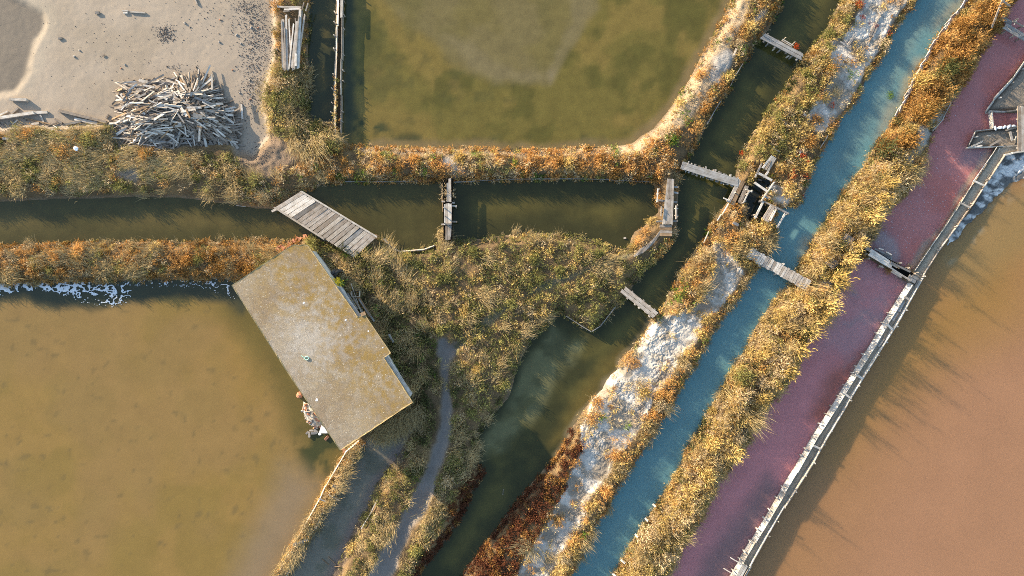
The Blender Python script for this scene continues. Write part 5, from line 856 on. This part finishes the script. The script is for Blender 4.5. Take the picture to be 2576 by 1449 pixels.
# zones: outline, density, kind weights, size, text
ZN = [
 ('redmat', [(1205,1165),(1232,1180),(1200,1240),(1160,1310),(1118,1370),(1060,1450),(980,1600),(930,1600),(1030,1449),(1075,1370),(1120,1300),(1150,1230),(1185,1185)], 1.6, {'R':.86,'X':.12,'O':.02}, .23, 'low red brown glasswort along the shaded bank of the dark channel', 'glasswort'),
 ('redmat_e', [(1433,1080),(1470,1095),(1470,1130),(1440,1165),(1420,1230),(1385,1280),(1350,1340),(1315,1400),(1290,1449),(1220,1600),(1060,1600),(1160,1455),(1219,1370),(1288,1278),(1330,1225),(1408,1130)], 1.6, {'R':.82,'X':.13,'O':.05}, .23, 'dark red glasswort mat between the channel and the white salt strip', 'glasswort'),
 ('island_edge', [(1290,1010),(1330,890),(1400,800),(1475,830),(1440,845),(1400,838),(1350,870),(1320,920),(1300,985),(1270,1040),(1215,1080),(1240,1050)], 1.0, {'R':.6,'X':.3,'D':.1}, .2, 'dark brown plants standing in the shallow water by the island', 'glasswort'),
 ('nwbank', [(-300,325),(290,322),(300,370),(470,388),(600,395),(640,440),(700,450),(790,465),(760,485),(690,525),(-300,525)], 1.25, {'S':.34,'P':.18,'L':.30,'D':.07,'O':.11}, .24, 'straw grass and olive scrub on the bank under the heap of boards', 'scrub'),
 ('mound', [(690,185),(782,160),(785,310),(860,335),(860,380),(780,395),(690,360),(660,300),(668,230)], 1.35, {'L':.40,'G':.22,'S':.20,'P':.1,'D':.08}, .28, 'olive and gold scrub mound at the head of the narrow channel', 'scrub'),
 ('stackveg', [(690,0),(780,-200),(780,165),(690,190)], .85, {'O':.4,'G':.25,'L':.2,'D':.15}, .22, 'orange and green scrub around the lumber stack', 'scrub'),
 ('topdyke', [(780,372),(870,366),(1600,365),(1690,330),(1720,360),(1716,460),(1640,470),(1100,470),(690,480),(690,440)], 1.25, {'X':.16,'O':.40,'P':.24,'G':.10,'L':.06,'B':.04}, .24, 'orange scrub covering the dyke below the large olive pond', 'scrub'),
 ('dykeb', [(1590,375),(1690,280),(1860,-200),(2010,-200),(1970,30),(1900,150),(1780,350),(1730,430),(1690,380)], 1.0, {'O':.46,'G':.18,'P':.14,'B':.12,'L':.06,'X':.04}, .24, 'orange scrub with green herbs on the dyke right of the large pond', 'scrub'),
 ('westdyke', [(-300,600),(790,590),(740,625),(600,715),(-300,730)], 1.3, {'X':.18,'O':.42,'P':.14,'S':.13,'G':.07,'L':.06}, .24, 'rusty orange scrub on the dyke above the mustard pond', 'scrub'),
 ('thindyke', [(890,1105),(920,1110),(880,1200),(810,1330),(730,1470),(640,1640),(600,1640),(690,1449),(800,1250)], 1.6, {'P':.30,'S':.36,'O':.22,'G':.12}, .30, 'pale straw and orange tufts on the thin dyke below the hut', 'scrub'),
 ('hutside', [(774,600),(960,590),(1000,650),(1070,740),(1100,860),(1105,960),(1090,1100),(1050,1215),(1000,1180),(1040,1090),(1000,1000),(880,760)], 1.3, {'S':.22,'P':.08,'L':.32,'D':.34,'B':.04}, .25, 'tall straw grass and dark shrubs crowding the hut', 'scrub'),
 ('slopebank', [(1000,1130),(1060,1190),(1090,1150),(1060,1250),(1000,1340),(950,1449),(880,1620),(760,1620),(860,1400),(900,1310),(950,1220)], 1.3, {'D':.10,'L':.46,'S':.20,'P':.10,'G':.14}, .22, 'olive and straw scrub on the bank between slough and footpath', 'scrub'),
 ('pathbank', [(1120,1100),(1160,1000),(1200,1040),(1240,1050),(1200,1110),(1200,1180),(1140,1260),(1080,1380),(1030,1460),(940,1620),(900,1620),(1000,1449),(1060,1330),(1100,1230)], 1.3, {'S':.22,'P':.10,'L':.40,'D':.20,'G':.08}, .23, 'straw grass and olive scrub right of the footpath', 'scrub'),
 ('island', [(940,585),(1100,610),(1300,570),(1480,590),(1600,610),(1720,580),(1690,640),(1600,740),(1530,800),(1480,840),(1400,790),(1300,930),(1230,1080),(1150,1100),(1100,900),(1000,700)], 1.35, {'D':.22,'L':.46,'G':.18,'P':.06,'S':.08}, .21, 'olive scrub and straw grass blanketing the central island', 'scrub'),
 ('dykec', [(2115,-200),(2260,-200),(2160,60),(2110,105),(2070,200),(2010,310),(1990,390),(1900,440),(1860,480),(1830,430),(1860,350),(1940,250),(2060,80)], 1.35, {'L':.32,'G':.42,'P':.12,'X':.06,'D':.08}, .23, 'golden olive bushes on the dyke between the creek and the upper salt strip', 'bushes'),
 ('saltn', [(2110,-200),(2420,-200),(2300,40),(2240,150),(2140,330),(2050,430),(2020,520),(1900,520),(1880,440),(1990,390),(2010,310),(2070,200),(2120,90)], 1.0, {'O':.28,'G':.48,'P':.15,'B':.05,'E':.04}, .24, 'orange and gold bushes along the upper salt strip', 'bushes'),
 ('salts', [(1850,490),(1990,540),(1960,620),(1900,720),(1800,860),(1700,1040),(1640,1110),(1480,1400),(1380,1600),(1200,1600),(1300,1400),(1460,1060),(1600,860),(1700,690),(1790,560)], 1.15, {'O':.28,'G':.36,'S':.12,'P':.16,'X':.05,'B':.03}, .25, 'orange and golden bushes edging the white salt strip', 'bushes'),
 ('banke_n', [(2420,-200),(2720,-200),(2520,70),(2450,180),(2340,380),(2180,380),(2300,180)], 1.3, {'X':.42,'O':.30,'G':.22,'D':.06}, .33, 'brown gold bushes on the upper bank between canal and brine', 'bushes'),
 ('banke', [(2180,370),(2360,370),(2300,470),(2190,620),(2130,740),(2020,900),(1900,1100),(1700,1449),(1600,1650),(1440,1650),(1540,1449),(1700,1180),(1850,900),(2000,680)], 1.4, {'P':.20,'G':.46,'S':.12,'O':.07,'L':.09,'D':.06}, .29, 'tall golden bushes on the bank between turquoise canal and purple brine', 'bushes'),
]
STR = [2, 3]
nP = 60000; px = rng.uniform(-36.5, 36.5, nP); py = rng.uniform(-21.5, 21.5, nP)
ex = rng.uniform(-36.5, 36.5, 110000); ey = rng.uniform(-21.5, 21.5, 110000); ed_ = samp(DW, ex, ey); sel_ = (ed_ > -0.04) & (ed_ < .28); px = np.concatenate([px, ex[sel_]]); py = np.concatenate([py, ey[sel_]]); nP = len(px); dw = samp(DW, px, py)
soft = samp((fbm(GX, GY, 1.3, 61) ), px, py)
nwz = inside([(-300,470),(640,490),(700,520),(690,540),(-300,540)], px, py)
ok = (dw > np.where(nwz, .32, -0.04)) & (samp(MUDm, px, py) < 0.05 - 0.25 * (soft - .5)) & (samp(PATHm, px, py) < -0.10 + .3 * (soft - .5)) & (samp(CAUSEm, px, py) < -0.05) & (samp(PLATm, px, py) < -0.1)
hutp = [(600,722),(745,635),(765,630),(955,900),(1015,1000),(862,1105)]
ok &= ~inside(hutp, px, py)
for bx in ([(690,522),(757,480),(948,597),(892,640),(800,592)], [(1711,404),(1862,446),(1855,472),(1708,424)], [(1664,446),(1698,446),(1694,568),(1663,568)], [(1908,85),(1926,80),(2028,138),(2016,154)], [(1555,732),(1577,720),(1664,790),(1640,804)], [(1874,642),(1894,628),(2038,706),(2022,730)], [(2182,622),(2300,690),(2292,706),(2178,642)], [(1914,420),(1941,390),(1955,398),(1932,434)], [(1832,512),(1860,448),(1886,468),(1862,514)],[(2112,598),(2130,588),(2148,604),(2130,620)],[(2070,655),(2092,643),(2106,668),(2084,684)],[(1118,448),(1138,448),(1138,470),(1118,470)],[(1118,512),(1138,512),(1138,606),(1118,606)]): ok &= ~inside([(a, b) for a, b in bx], px, py)
ok &= ~inside([(705,34),(766,18),(753,176),(711,180)], px, py)
for q in ([(1657,590),(1668,600),(1610,645),(1596,632)],): ok &= ~(inside(q, px, py))
sv = samp(SALTm, px, py); ok &= (sv < 0.02) | (rng.random(nP) < 0.06 + 0.22 * (soft > .56))
ok &= (samp(PALEm, px, py) < 0.0) | (rng.random(nP) < np.where(px < 5, 0.75, 0.30)); ok &= (samp(ESm, px, py) < 0.0) | (rng.random(nP) < 0.15); ok &= (samp(DIRTm, px, py) < 0.0) | (rng.random(nP) < 0.18)
ok &= ~inside([(350,455),(470,450),(560,462),(610,490),(540,497),(380,488)], px, py) | (rng.random(nP) < .22)
ok &= (samp(BANKm, px, py) < .12) | (rng.random(nP) < .15); ok &= ~inside(WG, px, py)
TRK = linedist([(1180,848),(1240,800),(1300,755),(1380,715),(1470,682),(1560,650),(1600,635)], px, py); ok &= (TRK > .15) | (rng.random(nP) < .25)
TRK2 = linedist([(1700,460),(1712,420),(1700,370)], px, py); ok &= (TRK2 > .25) | (rng.random(nP) < .3)
px, py = px[ok], py[ok]; used = np.zeros(len(px), dtype=bool); pz = np.maximum(hz(px, py), 0.0); clump = samp(fbm(GX, GY, 1.6, 63), px, py); clump2 = samp(fbm(GX, GY, 0.7, 64), px, py); pdw = samp(DW, px, py)
HERO = []; rtot = 0
LEAFN = {'O':'sea_blite','G':'sea_blite','L':'glasswort','D':'glasswort','R':'glasswort','X':'sea_blite','P':'sea_blite','B':'green_herb','E':'red_herb'}
for zi, (zn, poly, dens, mixw, size, text, cat) in enumerate(ZN):
    iz = inside(poly, px, py) & ~used; used |= iz; ii = np.nonzero(iz)[0]
    if len(ii) == 0: continue
    ii = ii[rng.random(len(ii)) < dens * 0.62 * (0.75 + 0.5 * clump[ii])]
    ks = list(mixw); wts = np.array([mixw[k] for k in ks]); cw = np.cumsum(wts) / wts.sum()
    rank = np.argsort(np.argsort(clump2[ii])) / max(1, len(ii)); rk = np.where(rng.random(len(ii)) < .6, rank, rng.random(len(ii))); kd = np.array(ks)[np.searchsorted(cw, rk)]
    edge = pdw[ii]
    r = size * rng.uniform(.6, 1.35, len(ii)) * np.clip(.7 + edge * .8, .7, 1.15); h = r * rng.uniform(.8, 1.35, len(ii)) * (1 + (1.0 if zn == 'banke' else .8 if zn == 'banke_n' else .35 if zn in ('dykec', 'salts', 'saltn') else 0) * np.clip(edge * 1.4, 0, 1)); cpos = np.stack([px[ii], py[ii], pz[ii] - .03], -1)
    isg = kd == 'S'; sb_ = ~isg
    fine = zn.startswith('redmat') or zn in ('island_edge',)
    if sb_.sum():
        V, Cc = shrub_geo(cpos[sb_], r[sb_], h[sb_] * (.8 if fine else 1), kd[sb_], spr=34 if fine else 18, lpl=5, leaf=(.075, .034) if fine else (.095, .026) if zn in ('island', 'slopebank', 'pathbank', 'hutside') else (.13, .025), seed=100 + zi)
        o = obj('scrub_cover', mesh_np('scrub_cover', V, quads(len(V) // 4), Cc, M['leaf'])); tag(o, text, cat, kind='stuff'); rtot += len(V) // 2
    if isg.sum():
        V, Cc = grass_geo(cpos[isg], r[isg] * 1.35, h[isg] * 1.0, kd[isg], nb=62, seed=200 + zi, wind=(-.45, .1) if zn in ('nwbank', 'westdyke') else (.35, .25) if zn in ('island', 'hutside') else (.3, -.25))
        o = obj('grass_cover', mesh_np('grass_cover', V, grassf(len(V) // 5), Cc, M['leaf'])); tag(o, 'dry straw grass among the ' + text, 'grass', kind='stuff'); rtot += len(V) // 5 * 3
    HERO.append((zn, ii, kd, size, text, cat))
print('veg tris', rtot)
# overhanging fringe where grass falls over the hut's lower wall
fr = [(1010 + 40 * math.sin(k * 2.1) * .5 + k * .0, 1040) for k in range(3)]
fc = []
for k in range(60):
    f = random.random(); fc.append(tuple(G(945 + 110 * f, 1092 - 72 * f + random.uniform(-5, 10))))
fc = np.array(fc); V, Cc = grass_geo(fc, np.full(60, .55), np.full(60, .6), np.array(['S'] * 60), nb=40, seed=301, wind=(.5, -.7)); tag(obj('grass_fringe', mesh_np('grass_fringe', V, grassf(len(V) // 5), Cc, M['leaf'])), 'pale grass fringe hanging over the slough from under the hut roof', 'grass', kind='stuff')
dl = [P(u, v) for u, v in ((907,1122),(880,1166),(844,1228),(806,1290),(778,1328),(750,1370),(712,1440),(680,1500))]; tp = [p_ for p_, t_ in along(dl, .045)]; tc = np.array([(p_.x, p_.y, .40) for p_ in tp]) + np.stack([rng.normal(0, .15, len(tp)), rng.normal(0, .15, len(tp)), np.zeros(len(tp))], -1)
tk = rng.choice(['P', 'S', 'O', 'G'], len(tp), p=[.34, .36, .16, .14]); tg = tk == 'S'
V, Cc = shrub_geo(tc[~tg], rng.uniform(.12, .24, (~tg).sum()), rng.uniform(.12, .26, (~tg).sum()), tk[~tg], spr=26, lpl=5, seed=320); tag(obj('scrub_cover', mesh_np('scrub_cover', V, quads(len(V) // 4), Cc, M['leaf'])), 'dense pale tufts crowning the thin dyke below the hut', 'scrub', kind='stuff')
V, Cc = grass_geo(tc[tg], rng.uniform(.25, .4, tg.sum()), rng.uniform(.2, .35, tg.sum()), tk[tg], nb=44, seed=321, wind=(.2, -.2)); tag(obj('grass_cover', mesh_np('grass_cover', V, grassf(len(V) // 5), Cc, M['leaf'])), 'straw grass crowning the thin dyke below the hut', 'grass', kind='stuff')
dl = [P(u, v) for u, v in ((850,200),(849,330))]; tp = [p_ for p_, t_ in along(dl, .1)]; tc = np.array([(p_.x, p_.y, .38) for p_ in tp]) + np.stack([rng.normal(0, .06, len(tp)), rng.normal(0, .1, len(tp)), np.zeros(len(tp))], -1)
V, Cc = shrub_geo(tc, rng.uniform(.05, .14, len(tp)), rng.uniform(.06, .16, len(tp)), rng.choice(['O', 'L', 'G'], len(tp)), spr=26, lpl=5, seed=330); tag(obj('scrub_cover', mesh_np('scrub_cover', V, quads(len(V) // 4), Cc, M['leaf'])), 'small weeds sprouting on the narrow plank dyke', 'weeds', kind='stuff')
# individual bushes and tufts: prototypes per kind, copied
PROTO = {}
def protos(k):
    if k not in PROTO:
        PROTO[k] = []
        for j in range(4):
            if k == 'S': V, Cc = grass_geo(np.zeros((1, 3)), np.array([.55]), np.array([.5]), ['S'], nb=120, seed=400 + j, wind=(.25, 0)); me = mesh_np('grass_tuft', V, grassf(len(V) // 5), Cc, M['leaf'])
            else: V, Cc = shrub_geo(np.zeros((1, 3)), np.array([.45]), np.array([.48]), [k], spr=44, lpl=6, leaf=(.125, .025), seed=500 + j); me = mesh_np('shrub', V, quads(len(V) // 4), Cc, M['leaf'])
            PROTO[k].append(me)
    return PROTO[k]
NM = {'O':('shrub','orange shrub'),'G':('shrub','golden shrub'),'L':('shrub','olive shrub'),'D':('shrub','dark green shrub'),'S':('grass_tuft','straw grass tuft'),'X':('shrub','brown shrub'),'P':('shrub','pale tan shrub'),'R':('glasswort','red brown glasswort clump'),'B':('shrub','bright green herb'),'E':('shrub','red herb')}  # the green and red herbs are herbs, only their object name is shrub
WHERE = {z[0]: z[5].split(' on the ')[-1] for z in ZN}
PLACE = {'nwbank':'on the bank under the board heap','mound':'on the mound beside the narrow channel','topdyke':'on the dyke below the big pond','dykeb':'on the dyke right of the big pond','westdyke':'on the dyke above the mustard pond','hutside':'beside the hut','slopebank':'between slough and footpath','pathbank':'right of the footpath','island':'on the central island','dykec':'left of the upper salt strip','saltn':'along the upper salt strip','salts':'edging the long salt strip','banke_n':'on the upper canal bank','banke':'on the canal and brine bank'}
NH = {'nwbank':9,'mound':5,'topdyke':9,'dykeb':8,'westdyke':8,'hutside':7,'slopebank':6,'pathbank':6,'island':12,'dykec':8,'saltn':9,'salts':12,'banke_n':9,'banke':16}
ORD = ['first','second','third','fourth','fifth','sixth','seventh','eighth','ninth','tenth','eleventh','twelfth']
def bush(k, u, v, r, label, group=None, name=None, hs=1.0):
    me = random.choice(protos(k)); o = obj(name or NM[k][0], me); c = G(u, v, -.03); o.location = c; s = r / (.55 if k == 'S' else .45); o.scale = (s, s, s * hs); o.rotation_euler.z = random.uniform(0, 6.28); return tag(o, label, 'grass tuft' if k == 'S' else 'shrub' if NM[k][0] == 'shrub' else 'plant', group)
for zn, ii, kd, size, text, cat in HERO:
    if zn not in NH: continue
    cand = [j for j in rng.permutation(len(ii)) if pdw[ii[j]] > .3 and abs(px[ii[j]]) < 31.5 and abs(py[ii[j]]) < 17.6]; pick = []
    for j in cand:                                                   # well apart from each other
        if len(pick) < NH[zn] and all((px[ii[j]] - px[ii[m_]]) ** 2 + (py[ii[j]] - py[ii[m_]]) ** 2 > 1.7 for m_ in pick): pick.append(j)
    across = zn in ('nwbank', 'topdyke', 'westdyke', 'island'); pick.sort(key=lambda j: px[ii[j]] if across else -py[ii[j]]); cnt = {}
    for j in pick:
        k = str(kd[j]); n_ = cnt.get(k, 0); cnt[k] = n_ + 1
        bush(k, 1288 + px[ii[j]] * PPM, 724.5 - py[ii[j]] * PPM, size * rng.uniform(1.7, 2.2), 'large ' + NM[k][1] + ' ' + PLACE[zn] + ', ' + ORD[n_] + ' from the ' + ('left' if across else 'top'), 'large ' + NM[k][1] + 's ' + PLACE[zn], hs=rng.uniform(.85, 1.2) * (2.0 if zn == 'banke' else 1.5 if zn == 'banke_n' else 1))
for k, u, v, r, lb, hs in (('P',2268,455,.78,'large pale feathery bush overhanging the red brine',1.0),('P',2290,435,.45,'upper lobe bush beside the large pale feathery bush',1.0),('O',1580,908,.5,'orange bush alone on the creek edge of the white salt strip',.9),('O',1600,915,.38,'smaller orange bush joined to the lone orange bush',.9),('O',1503,1010,.5,'orange bush on the salt strip edge, upper of the shoreline pair',1.0),('O',1493,1045,.55,'orange bush on the salt strip edge, lower of the shoreline pair',1.0),('X',1536,1024,.24,'small round rust bush alone on the white salt',.9),('O',1545,978,.26,'little orange tuft near the salt shoreline',.8),('P',1128,492,.5,'dry tan bush growing on the overgrown cross dam',1.1),('P',1122,468,.4,'upper tan bush on the overgrown cross dam',1.1),('S',1108,590,.5,'straw tuft spilling over the foot of the cross dam',1.0),('O',1656,497,.32,'orange shrub in the left rail of the upright walkway',1.0),('O',1656,480,.28,'upper orange shrub in the left rail of the upright walkway',1.0),('O',1700,478,.24,'orange shrub in the right rail of the upright walkway',1.0),('P',1693,583,.34,'tan bush at the lower right corner of the upright walkway',1.0),('S',1700,450,.4,'pale grass tuft at the top of the upright walkway',1.0),('O',1652,515,.2,'low orange plant at the foot of the left rail',.8),('G',1916,535+45,.62,'big golden bush at the head of the slatted footbridge',1.0),('G',1888,575,.5,'golden bush between the sluice bridge and the salt strip',1.0),('S',1925,610,.6,'fountain of pale grass over the slatted footbridge end',1.0),('G',1880,590,.45,'olive gold bush left of the fountain of pale grass',1.0),('O',2235,680,.3,'orange shrub sprouting on the timber dam',.8),('P',2285,672,.22,'pale shrub at the causeway end of the timber dam',.8),('G',1945,490,.28,'golden bush beside the sluice frame',1.0),('G',1890,440,.34,'bush on the point between walkway planks and sluice',1.0),('E',2201,66,.22,'bright red plant among the lumber offcuts',.7),('E',2160,12,.32,'crimson plant on the dyke crest at the top of the frame',.8),('E',2168,45,.22,'crimson plant below the top crimson plant',.8),('E',2187,57,.14,'small red plant on the upper salt',.7),('E',1867,385,.2,'red plant at the creek edge above the long footbridge',.7),('E',2090,182,.14,'red spot plant on the mid salt strip',.7),('E',1952,250,.16,'red plant on the creek rim of the olive bushes',.7),('E',2228,108,.2,'red plant at the canal edge of the upper salt strip',.7),('E',2002,117,.22,'orange red plant above the upper grey footbridge',.8),('E',1653,1272,.16,'red plant beside the white stake on the canal bank',.7),('B',1852,640,.34,'bright green herb patch by the slatted footbridge',.6),('B',2240,240,.26,'green herb tussock on the upper salt strip, right',.8),('S',2102,240,.34,'spiky green tussock on the upper salt strip',.9),('S',2062,308,.3,'spiky tussock near the canal on the lower part of the upper salt strip',.9),('S',2310,185,.2,'spiky tuft by the canal',.8),('S',1095,800,.42,'star shaped straw tuft left of the path fork',.8),('L',1022,650,.5,'pale olive shrub at the island tip by the deck bridge',1.0),('L',252,640,.34,'pale green shrub on the orange dyke',1.0),('L',500,655,.4,'green grey shrub on the orange dyke nearer the hut',1.0),('S',260,680,.5,'pale feathery grass tuft low on the orange dyke',1.0),('S',330,625,.45,'pale feathery grass tuft high on the orange dyke',1.0),('S',145,650,.4,'pale feathery tuft left on the orange dyke',1.0),('L',900,450,.3,'pale green shrub over the edge of the small basin',1.0),('S',815,445,.6,'large straw tussock above the small basin',1.0),('B',850,440,.3,'lime green herb beside the large straw tussock',.7),('S',800,350,.6,'cream grass tussock at the foot of the narrow dyke',1.0),('S',835,355,.4,'second cream tussock at the foot of the narrow dyke',1.0),('G',1640,558,0.42,'golden bush left of the boardwalk, nearest the walkway slab',1.0),('O',1622,584,0.40,'orange bush on the basin side of the curved boardwalk, upper',1.0),('O',1607,606,0.38,'orange bush on the basin side of the curved boardwalk, lower',1.0),('G',1592,625,0.40,'golden bush at the basin corner by the boardwalk foot',1.0),('O',1680,612,0.34,'orange bush on the creek side of the boardwalk, topmost',1.0),('G',1668,624,0.36,'golden bush on the creek side of the boardwalk, second',1.0),('O',1654,640,0.36,'orange bush on the creek side of the boardwalk, third',1.0),('G',1638,655,0.34,'golden bush on the creek side of the boardwalk, fourth',1.0),('L',1622,668,0.34,'olive bush on the creek side of the boardwalk, fifth',1.0),('L',1606,686,0.34,'olive bush on the creek side of the boardwalk, lowest',1.0)):
    if r: bush(k, u, v, r, lb, hs=hs)
# yellow flowering plant by the tyres
yp = empty('yellow_plant', tuple(G(858, 712)), 'yellow flowering leafy plant beside the tyres at the hut', 'plant')
M['petal'] = plain('petal', (0.75, 0.55, 0.02), 0.6); M['green_leaf'] = plain('green_leaf', (0.14, 0.24, 0.03), 0.6, 20, .4)
V, Cc = shrub_geo(np.zeros((1, 3)), np.array([.34]), np.array([.8]), ['B'], spr=34, lpl=6, leaf=(.13, .06), seed=900); obj('foliage', mesh_np('foliage', V, quads(len(V) // 4), Cc, M['green_leaf']), None, yp)
V, Cc = shrub_geo(np.array([[0, 0, .4]]), np.array([.34]), np.array([.85]), ['G'], spr=44, lpl=6, leaf=(.10, .07), seed=901); tag(obj('flowers', mesh_np('flowers', V, quads(len(V) // 4), Cc, M['petal']), None, yp), kind='stuff')
yp.location.z += .35

for i, (u, v, r) in enumerate(((2205,505,.6),(2178,548,.65),(2122,655,.6),(2095,705,.75),(2075,770,.7),(2052,800,.6),(2030,830,.7),(2003,880,.65),(1975,930,.6))):
    bush('G', u, v, r, 'tall golden shrub at the brine side of the long bank, ' + ORD[i] + ' from the top', 'tall golden shrubs at the brine side of the long bank', hs=2.4)
